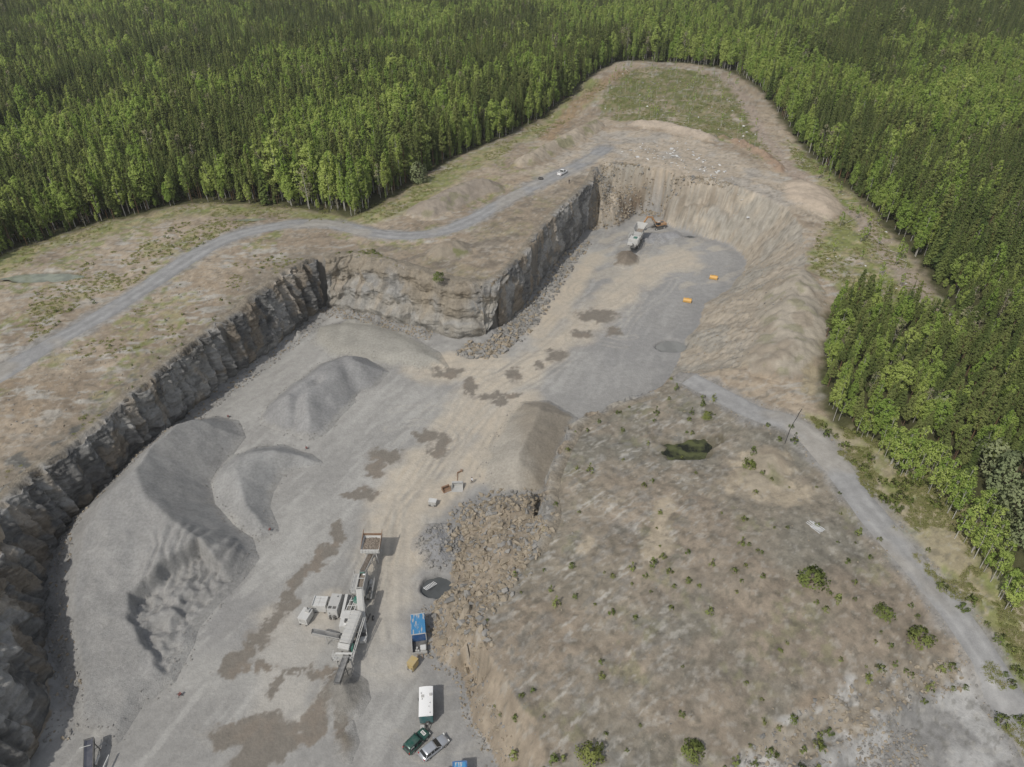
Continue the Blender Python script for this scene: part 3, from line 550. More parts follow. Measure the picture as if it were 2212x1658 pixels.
def big_extra(x, y, d, h):
    cut = sdist(x+fbm(x, y, 3, 3, 511)*.5, y+fbm(x, y, 3, 3, 512)*.5, CUT)
    low = h*.20+.2+np.abs(fbm(x, y, 5.5, 5, 513, .6))*1.9+fbm(x, y, 1.6, 3, 516)*.25
    h = np.where(cut > 0, np.minimum(h, low+np.maximum(0, 1-cut/.8)*(h-low)), h)
    # tipped loads along the shoulder
    m = sstep(96, 92, y)*sstep(80, 84, y)*sstep(-70, -66, x)*sstep(-44, -48, x)
    h += m*np.abs(np.sin(x*1.6+fbm(x, y, 4, 2, 515)*2))*.55*sstep(1, 3, d)
    return h
pile('gravel_stockpile', 'huge grey gravel stockpile with a loader cut bitten into its side, beside the west cliff', big, big_top, .78, (.315, .309, .297), G, res=.32, seed=510, extra=big_extra, k=.3, lump=.14)
p2 = PP([(468,1020),(500,990),(545,972),(610,966),(670,984),(692,1002),(648,1008),(610,1026),(585,1060),(575,1100),(596,1148),(565,1165),(515,1140),(466,1090),(456,1050)])
pile('gravel_stockpile', 'crescent shaped low gravel heap between the huge stockpile and the haul track', p2, 3.6, .72, (.335, .332, .322), G, seed=530, k=.8)
p3 = PP([(568,915),(570,885),(620,842),(690,792),(745,770),(800,776),(838,806),(812,832),(770,862),(735,895),(700,935),(668,953),(625,935)])
def p3_extra(x, y, d, h):
    r1 = seg_dist(x, y, PP([(640,905),(648,870),(690,840)], 2)); r2 = seg_dist(x, y, PP([(735,785),(765,830),(790,850)], 2))
    return np.where(h > .1, h-np.exp(-(r1/1.5)**2)*1.6-np.exp(-(r2/2)**2)*.8, h)
pile('gravel_stockpile', 'dark grey gravel heap with two dug out hollows below the promontory cliff', p3, 5.2, .74, (.30, .297, .292), G, seed=550, extra=p3_extra, k=1.2)
p4 = PP([(672,738),(690,708),(750,694),(820,700),(890,728),(945,762),(968,792),(900,798),(800,790),(720,772)])
pile('gravel_stockpile', 'pale flat topped gravel spread at the foot of the promontory cliff', p4, 2.0, .45, (.37, .355, .315), G, seed=570, k=1, lump=.07)
p5 = PP([(1128,872),(1185,868),(1246,905),(1226,950),(1200,1015),(1178,1064),(1120,1070),(1060,1062),(1040,1010),(1065,950),(1095,905)])
def p5_cols(x, y, d, h, c):  # sunlit west side kept pale, east side darkened: shade put into the colour
    return lerp(c, (.29, .255, .205), sstep(-2, 3, (x-P(1120, 960)[0])*.8+(y-P(1120, 960)[1])*.1+fbm(x, y, 5, 3, 595)*1.5)*.8)
pile('gravel_stockpile', 'long brown heap of fine gravel, east side painted in shade, against the eastern rock edge', p5, 5.6, .54, (.395, .365, .315), G, seed=590, k=1.4, cols=p5_cols)
p6 = PP([(700,1478),(722,1452),(755,1448),(790,1470),(798,1510),(780,1545),(742,1556),(708,1530)])
pile('gravel_stockpile', 'fresh cone of wet grey sand under the discharge belt of the screening plant', p6, 2.6, .62, (.25, .238, .215), G, res=.3, seed=610, k=.8)
p6b = PP([(760,1560),(772,1600),(755,1640),(728,1630),(735,1590)])
pile('gravel_stockpile', 'small dark brown sand ridge trailing off below the fresh sand cone', p6b, 1.3, .5, (.195, .172, .14), G, res=.3, seed=620, k=.5)
p7 = PP([(1328,560),(1340,545),(1362,543),(1378,556),(1376,572),(1350,580),(1330,574)])
pile('gravel_stockpile', 'small brown heap of crushed rock under the belt of the tracked crusher', p7, 2.4, .68, (.24, .205, .165), G, res=.35, seed=630, k=.6)
p8 = PP([(902,1155),(925,1135),(965,1132),(998,1155),(1003,1190),(985,1225),(940,1240),(912,1215),(898,1185)])
pile('gravel_stockpile', 'low heap of broken grey stone beside the flooded hole with the ladder', p8, 1.9, .4, (.285, .283, .285), G, res=.35, seed=640, k=.7, lump=.35, rough=.8)
p9 = PP([(1330,525),(1370,505),(1460,498),(1480,512),(1440,528),(1360,540)])
pile('gravel_stockpile', 'grey rubble apron spread round the tracked crusher', p9, .9, .3, (.33, .33, .335), G, res=.4, seed=645, k=.5, lump=.3)
SB = 'spoil banks heaped round the rim of the quarry'
def ridge(pts, z, w, n=18):
    A, t = resample(PP(pts, z), 2.0); T = np.gradient(A, axis=0); T /= np.linalg.norm(T, axis=1)[:, None]; Nn = np.stack([-T[:, 1], T[:, 0]], 1)
    e = w*np.sqrt(np.clip(1-(np.linspace(-1, 1, len(A)))**8, .15, 1)); return np.vstack([A+Nn*e[:, None], (A-Nn*e[:, None])[::-1]])
def soil_cols(gcol, amt, sd):
    def f(x, y, d, h, c):
        c = lerp(c, np.array((.25, .205, .155)), sstep(.0, .5, fbm(x, y, 5, 4, sd))*.5)
        return lerp(c, gcol, sstep(.25, .5, fbm(x, y, 4, 4, sd+1))*amt)
    return f
gc = np.array((.15, .165, .06))
pile('spoil_bank', 'long straight bank of tan soil dotted with weeds above the parked pickup', ridge([(1118,356),(1200,315),(1296,265)], 18, 5.0), 3.2, .75, (.36, .31, .245), SB, seed=700, mat='earth', lump=.4, cols=soil_cols(gc, .5, 705), cat='soil bank')
pile('spoil_bank', 'grey brown soil bank between the forest clearing and the bend of the gravel road', ridge([(885,462),(950,440),(1010,415),(1080,400)], 17, 7.5), 3.6, .62, (.295, .255, .21), SB, seed=720, mat='earth', lump=.35, cols=soil_cols(gc, .35, 725), cat='soil bank')
pile('spoil_bank', 'round weedy mound of dark soil below the bend of the gravel road', ridge([(925,548),(975,540),(1015,530)], 16, 5.0), 2.6, .6, (.27, .235, .185), SB, seed=740, mat='earth', lump=.4, cols=soil_cols(gc, .7, 745), cat='soil bank')
pile('spoil_bank', 'smooth pale pink sand spill at the north east corner of the rim', PP([(1690,395),(1730,388),(1790,405),(1832,440),(1815,462),(1785,466),(1740,450),(1690,430)], 16), 2.2, .4, (.43, .36, .285), SB, seed=760, mat='earth', lump=.12, cat='soil bank')
pile('spoil_bank', 'long low pale sand bank along the lower edge of the felled clearing', ridge([(1360,270),(1420,276),(1490,292),(1545,305)], 17.5, 5.0), 1.9, .5, (.42, .355, .285), SB, seed=780, mat='earth', lump=.3, cat='soil bank')
pile('spoil_bank', 'long stony grey spoil ridge between the upper pit and the young pine plantation', ridge([(1690,570),(1712,620),(1720,680),(1700,745),(1660,795)], 14.5, 8.5), 2.6, .42, (.365, .325, .265), SB, seed=800, mat='earth', lump=.5, res=.6, rough=1.2, cols=soil_cols(gc, .35, 805), cat='soil bank')
pile('spoil_bank', 'brushy heap of dug out roots and soil at the edge of the felled clearing', ridge([(1555,300),(1600,312),(1650,335),(1690,372)], 17, 3.0), 1.3, .6, (.30, .22, .16), SB, seed=820, mat='earth', lump=.7, cat='soil bank')
pile('spoil_bank', 'tan soil mound crowned with weeds beside the green pond and the eastern road', PP([(1595,985),(1650,965),(1690,960),(1715,1010),(1700,1060),(1640,1085),(1600,1050)], 11), 1.8, .35, (.375, .325, .25), SB, seed=840, mat='earth', lump=.35, cols=soil_cols(gc, .45, 845), cat='soil bank')
# ------------------------------------------------------------------ trees
M['spruce'] = m_leaf('spruce_needles', (.105, .150, .050), (.235, .285, .090), .36)
M['pine'] = m_leaf('pine_needles', (.185, .240, .080), (.345, .385, .140), .40)
M['birch'] = m_leaf('birch_leaves', (.330, .460, .110), (.520, .600, .190), .48)
M['shrubleaf'] = m_leaf('shrub_leaves', (.17, .225, .065), (.28, .31, .10), .3)
M['willow'] = m_leaf('willow_leaves', (.26, .31, .16), (.34, .37, .20), .3)
M['dead'] = m_leaf('bare_twigs', (.30, .27, .18), (.34, .33, .19), .15)
M['bark'] = m_rock('dark_bark', (.10, .075, .05), (.17, .13, .09), 3); M['pbark'] = m_rock('pine_bark', (.20, .12, .065), (.16, .11, .08), 2)
M['bbark'] = m_rock('birch_bark', (.50, .48, .44), (.36, .34, .31), 4, .3); M['wood'] = m_rock('grey_wood', (.36, .32, .27), (.48, .45, .40), 3)
def trunk_geo(h, r, n=6, lean=(0, 0), seg=5):
    V, F = [], []
    for k in range(seg+1):
        t = k/seg; rr = r*(1-t)**.8+.015
        for j in range(n):
            a = 2*math.pi*j/n; V.append((rr*math.cos(a)+lean[0]*t*t, rr*math.sin(a)+lean[1]*t*t, h*t))
    for k in range(seg):
        for j in range(n): F.append((k*n+j, k*n+(j+1) % n, (k+1)*n+(j+1) % n, (k+1)*n+j))
    return np.array(V), np.array(F)
def limb_geo(V, F, p0, p1, r):
    p0, p1 = np.array(p0), np.array(p1); d = p1-p0; d /= np.linalg.norm(d)+1e-9; a = np.cross(d, (0, 0, 1)); a /= np.linalg.norm(a)+1e-9; b = np.cross(d, a); o = len(V); L = []
    for p, q in ((p0, r), (p1, r*.3)):
        for k in range(3): t = 2.094*k; L.append(p+q*(a*math.cos(t)+b*math.sin(t)))
    return np.vstack([V, L]), np.vstack([F, [(o+k, o+(k+1) % 3, o+3+(k+1) % 3, o+3+k) for k in range(3)]])
def quads(C, U, W): # centres and half axes -> quads
    V = np.stack([C-U-W, C+U-W, C+U+W, C-U+W], 1).reshape(-1, 3); return V, np.arange(len(V)).reshape(-1, 4)
def rvec(r, n): v = r.normal(size=(n, 3)); return v/np.linalg.norm(v, axis=1)[:, None]
def spruce_geo(r, h=17.0, R=1.9, low=.10):
    C, U, W = [], [], []
    lv = np.linspace(low, .985, 34)
    for t in lv:
        rad = R*(1-t)**.82*(r.uniform(.8, 1.15)); nb = max(4, int(8-4*t)); a0 = r.uniform(0, 6.28)
        for k in range(nb):
            a = a0+6.283*k/nb+r.uniform(-.25, .25); rl = rad*r.uniform(.75, 1.15); d = np.array((math.cos(a), math.sin(a), 0)); s = np.array((-d[1], d[0], 0)); z = t*h+r.uniform(-.2, .2)
            for f, wd in ((.35, .30), (.72, .24)):
                c = d*rl*f+np.array((0, 0, z-rl*f*r.uniform(.28, .5))); u = d*rl*.30+np.array((0, 0, -rl*.12)); w = s*rl*wd+np.array((0, 0, r.uniform(-.12, .12)))
                C.append(c); U.append(u); W.append(w)
    C.append((0, 0, h)); U.append((.05, 0, 0)); W.append((0, .02, .5))
    return quads(np.array(C), np.array(U), np.array(W))
def clump_geo(r, h, lo, prof, n, size, flat=.0, cl=26):
    t = r.uniform(0, 1, cl); a = r.uniform(0, 6.283, cl); R = prof(t)*np.sqrt(r.uniform(.25, 1, cl)); cc = np.stack([R*np.cos(a), R*np.sin(a), h*(lo+(1-lo)*t)], 1)
    i = r.integers(0, cl, n); cr = np.maximum(prof(t)*(.42 if cl < 70 else .36), .22)
    C = cc[i]+rvec(r, n)*(cr[i]*r.uniform(.3, 1, n)**.5)[:, None]*np.array((1, 1, 1.1)); C[:, 2] = np.minimum(C[:, 2], h*1.02)
    u = rvec(r, n); v = np.cross(u, rvec(r, n)); v /= np.linalg.norm(v, axis=1)[:, None]+1e-9
    if flat: u[:, 2] *= 1-flat; v[:, 2] *= 1-flat
    s = size*r.uniform(.6, 1.25, n)[:, None]; q, F = quads(C, u*s, v*s*.7)
    return q, F, cc
def tree_variant(kind, sd):
    r = np.random.default_rng(sd)
    if kind == 'spruce':
        tv, tf = trunk_geo(17, .17); cv, cf = spruce_geo(r, 17, r.uniform(1.5, 2.0), r.uniform(.05, .18)); mats = ('bark', 'spruce')
    elif kind == 'pine':
        tv, tf = trunk_geo(16.5, .17, lean=r.uniform(-.3, .3, 2)); cv, cf, cc = clump_geo(r, 17, r.uniform(.18, .42), lambda t: 1.75*np.clip(1-t*.97, 0, 1)**.72*(.5+.5*np.minimum(1, t*4)), 2300, .155, .3, 120); mats = ('pbark', 'pine')
        for c in cc[:14]: tv, tf = limb_geo(tv, tf, (0, 0, c[2]-.5), c, .05)
    elif kind == 'birch' and sd % 2:
        tv, tf = trunk_geo(14, .13, lean=r.uniform(-.7, .7, 2)); cv, cf, cc = clump_geo(r, 15.5, r.uniform(.16, .34), lambda t: 2.35*np.sin(np.clip(t*.9+.1, 0, 1)*math.pi)**.55, 2600, .165, 0, 90); mats = ('bbark', 'birch')
        for c in cc[:12]: tv, tf = limb_geo(tv, tf, (0, 0, c[2]-1.2), c, .045)
    elif kind == 'birch':
        tv, tf = trunk_geo(16, .13, lean=r.uniform(-.7, .7, 2)); cv, cf, cc = clump_geo(r, 17, r.uniform(.16, .38), lambda t: 1.7*(np.clip(1-t*.98, 0, 1)**.58)*np.minimum(1, .35+t*2.6), 2300, .15, 0, 110); mats = ('bbark', 'birch')
        for c in cc[:12]: tv, tf = limb_geo(tv, tf, (0, 0, c[2]-1.2), c, .045)
    elif kind == 'willow':
        tv, tf = trunk_geo(7, .22); cv, cf, cc = clump_geo(r, 9, .12, lambda t: 3.4*np.sin(np.clip(t*.9+.12, 0, 1)*math.pi)**.6, 1500, .24, 0, 46); mats = ('bark', 'willow')
        for c in cc[:16]: tv, tf = limb_geo(tv, tf, (0, 0, 1.2), c, .08)
    elif kind == 'grey':
        tv, tf = trunk_geo(15, .14, lean=r.uniform(-.5, .5, 2)); cv, cf, cc = clump_geo(r, 15.5, .3, lambda t: 2.0*np.sin(np.clip(t*.9+.1, 0, 1)*math.pi)**.7, 380, .19, 0, 34); mats = ('bbark', 'dead')
        for c in cc[:20]: tv, tf = limb_geo(tv, tf, (0, 0, c[2]-1.5), c, .05)
    elif kind == 'sapling':
        tv, tf = trunk_geo(4.4, .05, 5, r.uniform(-.3, .3, 2)); cv, cf, cc = clump_geo(r, 4.6, .38, lambda t: .75*np.sin(np.clip(t*.9+.08, 0, 1)*math.pi)**.8, 300, .095, 0, 20); mats = ('bbark', 'birch')
        for c in cc[:6]: tv, tf = limb_geo(tv, tf, (0, 0, c[2]-.5), c, .02)
    elif kind == 'pole':
        tv, tf = trunk_geo(6.5, .06, 5, r.uniform(-.5, .5, 2)); cv, cf, cc = clump_geo(r, 7, .55, lambda t: .6*np.sin(np.clip(t*.9+.08, 0, 1)*math.pi)**.8, 60, .15, 0, 12); mats = ('bbark', 'birch')
        for c in cc[:6]: tv, tf = limb_geo(tv, tf, (0, 0, c[2]-.6), c, .02)
    elif kind == 'shrub':
        tv, tf = trunk_geo(.8, .03, 4); cv, cf, cc = clump_geo(r, 1.35, .05, lambda t: .75*np.sin(np.clip(t*.8+.2, 0, 1)*math.pi)**.6, 220, .085, 0, 14); mats = ('bark', 'shrubleaf')
        for c in cc[:8]: tv, tf = limb_geo(tv, tf, (0, 0, .1), c, .018)
    elif kind == 'bush':
        tv, tf = trunk_geo(1.6, .06, 4); cv, cf, cc = clump_geo(r, 3.0, .03, lambda t: 1.7*np.sin(np.clip(t*.8+.2, 0, 1)*math.pi)**.6, 900, .12, 0, 34); mats = ('bark', 'shrubleaf')
        for c in cc[:10]: tv, tf = limb_geo(tv, tf, (0, 0, .1), c, .03)
    elif kind == 'youngpine':
        tv, tf = trunk_geo(2.4, .05, 5); cv, cf, cc = clump_geo(r, 2.7, .08, lambda t: .85*(1-t*.85), 120, .14, .2, 16); mats = ('bark', 'pine')
    return (tv, tf, mats[0]), (cv, cf, mats[1])
def soft_normals(cv, h, lo, r, jit=.10, up=.55):
    c = cv.reshape(-1, 4, 3).mean(1); n = c-np.array((0, 0, 1))*np.maximum(c[:, 2:3]-.12*h, lo*h); n /= np.linalg.norm(n, axis=1)[:, None]+1e-6
    n = n+np.array((0, 0, up))+rvec(r, len(c))*jit; n /= np.linalg.norm(n, axis=1)[:, None]; return np.repeat(n, 4, 0)
TV = {}
protos = bpy.data.collections.new('forest_tree_shapes'); PIDX = {}
def make_variants(kind, n, sd, joined=True):
    L = []
    for i in range(n):
        (tv, tf, tm), (cv, cf, cm) = tree_variant(kind, sd+i)
        cn = soft_normals(cv, cv[:, 2].max(), .1, np.random.default_rng(i)); q_ = cv.reshape(-1, 4, 3); fl_ = (np.cross(q_[:, 1]-q_[:, 0], q_[:, 3]-q_[:, 0])*cn.reshape(-1, 4, 3)[:, 0]).sum(1) < 0; q_[fl_] = q_[fl_][:, ::-1]; cv = q_.reshape(-1, 3)
        tn = tv*np.array((1, 1, 0))+1e-4; tn /= np.linalg.norm(tn, axis=1)[:, None]
        a = np_mesh(kind+'_trunk', tv, tf, M[tm]); b = np_mesh(kind+'_crown', cv, cf, M[cm], nrm=cn)
        L.append((a, b))
        if joined:
            me = np_mesh(kind+'_whole', np.vstack([tv, cv]), np.vstack([tf, cf+len(tv)]), M[tm], nrm=np.vstack([tn, cn])); me.materials.append(M[cm])
            mi = np.zeros(len(tf)+len(cf), np.int32); mi[len(tf):] = 1; me.polygons.foreach_set('material_index', mi)
            o = bpy.data.objects.new('tree_shape_%02d' % len(PIDX), me); PIDX[(kind, i)] = len(PIDX); protos.objects.link(o)
    TV[kind] = L
for k, n, sd in (('spruce', 4, 1000), ('pine', 4, 1100), ('birch', 4, 1200), ('grey', 2, 1300)): make_variants(k, n, sd)
for k, n, sd in (('willow', 2, 1400), ('sapling', 4, 1500), ('pole', 3, 1600), ('shrub', 5, 1700), ('bush', 3, 1750), ('youngpine', 3, 1800)): make_variants(k, n, sd, False)
def tree_thing(name, kind, var, x, y, z, rz, s, label, cat, group, sxy=None):
    e = empty(name, (x, y, z), rz); e.scale = (sxy or s, sxy or s, s); tag(e, label, cat, group)
    a, b = TV[kind][var % len(TV[kind])]; link('trunk', a, e); link('crown', b, e); return e
# where the forest stands
sp = 2.4; XX, YY = np.meshgrid(np.arange(-640, 640, sp), np.arange(100, 980, sp)); tx = XX.ravel()+rng.uniform(-.48, .48, XX.size)*sp; ty = YY.ravel()+rng.uniform(-.48, .48, XX.size)*sp
k = (np.abs(tx) < 70+.66*ty) & ((ty < 450) | (rng.uniform(0, 1, tx.size) < .72)); tx, ty = tx[k], ty[k]
GAP = PP([(-80,265),(0,232),(59,195),(114,153),(173,126),(290,104),(345,90),(430,60),(518,36),(600,34),(690,30),(760,10)], 24)
cl = sdist(tx, ty, CLEAR); gp = seg_dist(tx, ty, GAP+np.array([[-1, 7]])); ndens = fbm(tx, ty, 26, 3, 901)
k = (cl < -1.0) & (gp > 10) & (rng.uniform(0, 1, tx.size) < .93-.25*sstep(.3, .8, ndens)); tx, ty, cl = tx[k], ty[k], cl[k]
tz = gsurf(tx, ty); vis, dep = seen(tx, ty, tz+9, 120); tx, ty, tz, cl, dep = tx[vis], ty[vis], tz[vis], cl[vis], dep[vis]
gpk = seg_dist(tx, ty, GAP+np.array([[-1, 7]])); mixn = fbm(tx, ty, 60, 4, 905); mix2 = fbm(tx, ty, 18, 3, 907); rr = rng.uniform(0, 1, tx.size)
right = sstep(40, 130, tx-.1*ty); plant = (tx > 70) & (ty < 175)
beyond = sstep(0, 30, (ty-np.interp(tx, np.sort(GAP[:, 0]), GAP[np.argsort(GAP[:, 0]), 1])))*(tx < -20)
pb = np.clip(.34+1.3*mixn+.45*mix2-.08*right-.2*beyond, .04, .9); pb = np.where(plant, np.clip(.22+.3*mix2, .05, .6), pb); pb = np.where(cl > -4, np.maximum(pb, .55), pb)
ps = np.clip(.38+.32*right+.25*beyond-.5*mixn, .08, .9); ps = np.where(plant, .25, ps)
kind = np.where(rr < pb, 2, np.where(rng.uniform(0, 1, tx.size) < ps, 0, 1)); kind = np.where((gpk < 24) & (beyond > .05), 0, kind); kind = np.where(rng.uniform(0, 1, tx.size) < .018+.03*(mix2 > .45), 3, kind)
gpk_ = 0; var = rng.integers(0, 4, tx.size); var = np.where(kind == 3, var % 2, var)
hs = rng.uniform(.62, 1.10, tx.size)*(1+.2*fbm(tx, ty, 40, 2, 909))*np.where(rng.uniform(0, 1, tx.size) < .05, 1.22, 1); hs = np.where(plant, hs*.68, hs); hs = np.where(cl > -3.5, hs*rng.uniform(.28, 1.05, tx.size), hs)
hs = np.where(kind == 0, hs*rng.uniform(.85, 1.22, tx.size), hs); wd = hs*rng.uniform(.72, 1.35, tx.size)*np.where(plant, 1.2, 1.0); rz = rng.uniform(0, 6.283, tx.size)
vis2, _ = seen(tx, ty, tz+hs*9, 0); size = np.where(vis2, hs*17/dep, 0)
KN = ['spruce', 'pine', 'birch', 'grey']; single = np.zeros(tx.size, bool)
def stand(x, y):
    if x > 70 and y < 175: return 'in the young stand between the eastern road and the spoil ridge', 'trees of the young stand above the eastern road'
    if y > 330: return 'along the forest edge round the felled clearing', 'forest edge trees round the felled clearing'
    if x > 60: return 'in the tall forest east of the stony track', 'tall forest trees east of the stony track'
    return 'in the tall forest behind the western gravel road', 'tall forest trees behind the western gravel road'
DESC = {'spruce': ('spruce_tree', 'dark narrow spruce'), 'pine': ('pine_tree', 'olive green bare-stemmed pine'), 'birch': ('birch_tree', 'bright green white-stemmed birch'), 'grey': ('aspen_tree', 'pale half bare aspen')}
for ki, kn in enumerate(KN):
    idx = np.where(kind == ki)[0]; idx = idx[np.argsort(-size[idx])][:300 if ki < 3 else 60]; idx = idx[size[idx] > 0]; single[idx] = True
    for i in idx:
        st, grp = stand(tx[i], ty[i]); nm, ds = DESC[kn]
        tree_thing(nm, kn, int(var[i]), tx[i], ty[i], tz[i]-.15, rz[i], hs[i], ds+' '+st, 'tree', kn+' '+grp, wd[i])
# the rest of the wood reads as one mass
def scatter_nodes(name, coll):
    ng = bpy.data.node_groups.new(name, 'GeometryNodeTree'); ng.interface.new_socket('Geometry', in_out='INPUT', socket_type='NodeSocketGeometry'); ng.interface.new_socket('Geometry', in_out='OUTPUT', socket_type='NodeSocketGeometry')
    N = ng.nodes; gi = N.new('NodeGroupInput'); go = N.new('NodeGroupOutput'); ip = N.new('GeometryNodeInstanceOnPoints'); ci = N.new('GeometryNodeCollectionInfo')
    ci.inputs[0].default_value = coll; ci.inputs['Separate Children'].default_value = True; ci.inputs['Reset Children'].default_value = True; ip.inputs['Pick Instance'].default_value = True
    def at(nm, tp): a = N.new('GeometryNodeInputNamedAttribute'); a.data_type = tp; a.inputs[0].default_value = nm; return a
    L = ng.links; L.new(gi.outputs[0], ip.inputs['Points']); L.new(ci.outputs[0], ip.inputs['Instance']); L.new(at('pick', 'INT').outputs[0], ip.inputs['Instance Index'])
    rt = at('rot', 'FLOAT_VECTOR'); e2 = N.new('FunctionNodeEulerToRotation'); L.new(rt.outputs[0], e2.inputs[0]); L.new(e2.outputs[0], ip.inputs['Rotation'])
    L.new(at('size', 'FLOAT_VECTOR').outputs[0], ip.inputs['Scale']); L.new(ip.outputs[0], go.inputs[0]); return ng
def scatter(name, label, cat, pts, pick, rot, size, ng, parent=None):
    me = bpy.data.meshes.new(name); me.vertices.add(len(pts)); me.vertices.foreach_set('co', np.asarray(pts, np.float32).ravel())
    a = me.attributes.new('pick', 'INT', 'POINT'); a.data.foreach_set('value', np.asarray(pick, np.int32))
    a = me.attributes.new('rot', 'FLOAT_VECTOR', 'POINT'); a.data.foreach_set('vector', np.asarray(rot, np.float32).ravel())
    a = me.attributes.new('size', 'FLOAT_VECTOR', 'POINT'); a.data.foreach_set('vector', np.asarray(size, np.float32).ravel())
    o = link(name, me, parent); m = o.modifiers.new('scatter', 'NODES'); m.node_group = ng; tag(o, label, cat, None, 'stuff'); return o
ngf = scatter_nodes('forest_scatter', protos); r_ = ~single
pk = np.array([PIDX[(KN[a], int(b))] for a, b in zip(kind[r_], var[r_])]); z0 = np.zeros(r_.sum())
scatter('forest', 'dense mixed forest of spruce, pine and birch stretching to the far hills', 'forest', np.stack([tx, ty, tz-.15], 1)[r_], pk, np.stack([z0, z0, rz[r_]], 1), np.stack([wd, wd, hs], 1)[r_], ngf)
print('TREES', len(tx), single.sum())
# ------------------------------------------------------------------ stones
M['stone_grey'] = m_rock('grey_stone', (.20, .195, .185), (.32, .305, .28)); M['stone_tan'] = m_rock('tan_stone', (.25, .21, .155), (.36, .31, .24)); M['stone_pale'] = m_rock('pale_stone', (.50, .51, .51), (.62, .61, .58))
def stone_mesh(sd, mat, flat=1.0, n=13):
    r = np.random.default_rng(sd); bm = bmesh.new(); p = rvec(r, n)*np.array((1, r.uniform(.65, .9), r.uniform(.5, .8)*flat))*r.uniform(.85, 1.1, (n, 1))
    for q in p: bm.verts.new(q)
    bmesh.ops.convex_hull(bm, input=bm.verts)
    for v in [v for v in bm.verts if not v.link_faces]: bm.verts.remove(v)
    me = bpy.data.meshes.new('stone'); bm.to_mesh(me); bm.free(); me.materials.append(mat); return me
STN = [stone_mesh(3000+i, M[('stone_grey', 'stone_tan', 'stone_pale')[i//5]], .55 if i >= 10 else 1) for i in range(15)]
stones = bpy.data.collections.new('stone_shapes')
for i, me in enumerate(STN): stones.objects.link(bpy.data.objects.new('stone_shape_%02d' % i, me))
ngs = scatter_nodes('stone_scatter', stones)
ST = []                                     # x, y, half size, shape, zone
def in_poly(n, pg, seed):
    r = np.random.default_rng(seed); lo, hi = pg.min(0), pg.max(0); out = np.empty((0, 2))
    while len(out) < n:
        q = r.uniform(lo, hi, (n*3, 2)); out = np.vstack([out, q[inside(q[:, 0], q[:, 1], pg)]])
    return out[:n]
def along(n, pl, w0, w1, seed, side=None):
    r = np.random.default_rng(seed); A, t = resample(pl, .5); T = np.gradient(A, axis=0); T /= np.linalg.norm(T, axis=1)[:, None]; Nn = np.stack([T[:, 1], -T[:, 0]], 1)
    i = r.integers(0, len(A), n); return A[i]+Nn[i]*r.uniform(min(w0, w1), max(w0, w1), n)[:, None]+T[i]*r.uniform(-.5, .5, n)[:, None]
def add(pts, lo, hi, pw, mats, zone, seed):
    r = np.random.default_rng(seed)
    for x, y in pts:
        s = lo+(hi-lo)*r.uniform()**pw; m = mats[r.integers(len(mats))]; ST.append((x, y, s, m*5+int(r.integers(5)), zone))
foot = PP([(1000,752),(1030,760),(1060,757),(1090,730),(1118,700),(1150,655),(1182,605),(1215,560),(1245,520)])
add(along(420, foot[:6], -3.5, 4.0, 1), .4, 1.15, 1.7, (0, 0, 1), 'foot', 2); add(along(420, foot[3:], -.5, 6.0, 3), .4, 1.1, 1.6, (0, 0, 1), 'foot', 4); add(along(120, foot[:4], -2.0, 4.0, 5), .6, 1.25, 1.2, (0, 1, 1), 'foot', 6)
SLOPE = np.vstack([stoe[:10], sr[:7][::-1]])
add(in_poly(1900, SLOPE, 7), .15, .95, 3.0, (1, 1, 1, 0), 'slope', 8); add(along(260, stoe[:6], -2, 2.5, 9), .25, .9, 1.8, (1, 1, 0), 'slope', 10)
add(along(240, sr[:8], -1.5, 3, 11), .25, 1.0, 2, (1, 1, 0), 'slope', 12)
add(along(1500, wt, .2, 5.5, 13), .12, .55, 2.2, (0, 0, 0, 1), 'scree', 14); add(along(900, np.vstack([mt[:6]]), -.5, 4.5, 15), .15, .5, 2, (0, 1, 1), 'scree', 16)
add(in_poly(260, p8, 17), .18, .6, 2, (0,), 'heap', 18)
for pl_, n_, sd_ in ((big, 900, 301), (p2, 260, 302), (p3, 420, 303), (p5, 200, 304), (p4, 260, 305)): add(along(n_, np.vstack([pl_, pl_[:1]]), -1.5, 1.5, sd_), .07, .26, 2.4, (0,), 'scree', sd_+10)
FARS = np.vstack([ft[:4]+np.array([[0, -1]]), fr[:6][::-1]]); add(in_poly(1700, FARS, 19), .2, .85, 2.6, (1, 1, 1, 0), 'scree', 20)
PALE = PP([(1325,345),(1360,320),(1420,305),(1480,312),(1540,345),(1600,400),(1640,430),(1590,418),(1530,382),(1470,372),(1400,352)], 17); add(in_poly(150, PALE, 21), .3, 1.0, 1.6, (2,), 'pale', 22)
add(along(260, ROADE, 2.9, 4.2, 23), .12, .35, 2.4, (0, 0, 0, 1), 'scree', 24); add(along(260, ROADE, -4.2, -2.9, 25), .12, .35, 2.4, (0, 0, 0, 1), 'scree', 26)
add(in_poly(600, EAST, 27), .06, .28, 3, (0, 1, 1, 1), 'scree', 28); add(in_poly(160, GFAR, 29), .2, .8, 2.5, (0, 2), 'scree', 30); add(in_poly(120, GRIGHT, 31), .2, .6, 2.5, (0, 2), 'scree', 32)
HEAP = PP([(1845,1615),(1900,1565),(1985,1575),(2010,1620),(1990,1700),(1850,1700)], 5); add(in_poly(700, HEAP, 33), .1, .45, 2, (0, 0, 1), 'scree', 34)
add(in_poly(900, BENCH, 35), .12, .6, 2.2, (1, 1, 0, 0), 'scree', 36); add(along(600, stoe[8:], -2.5, 2, 37), .12, .45, 2.2, (1, 0), 'scree', 38)
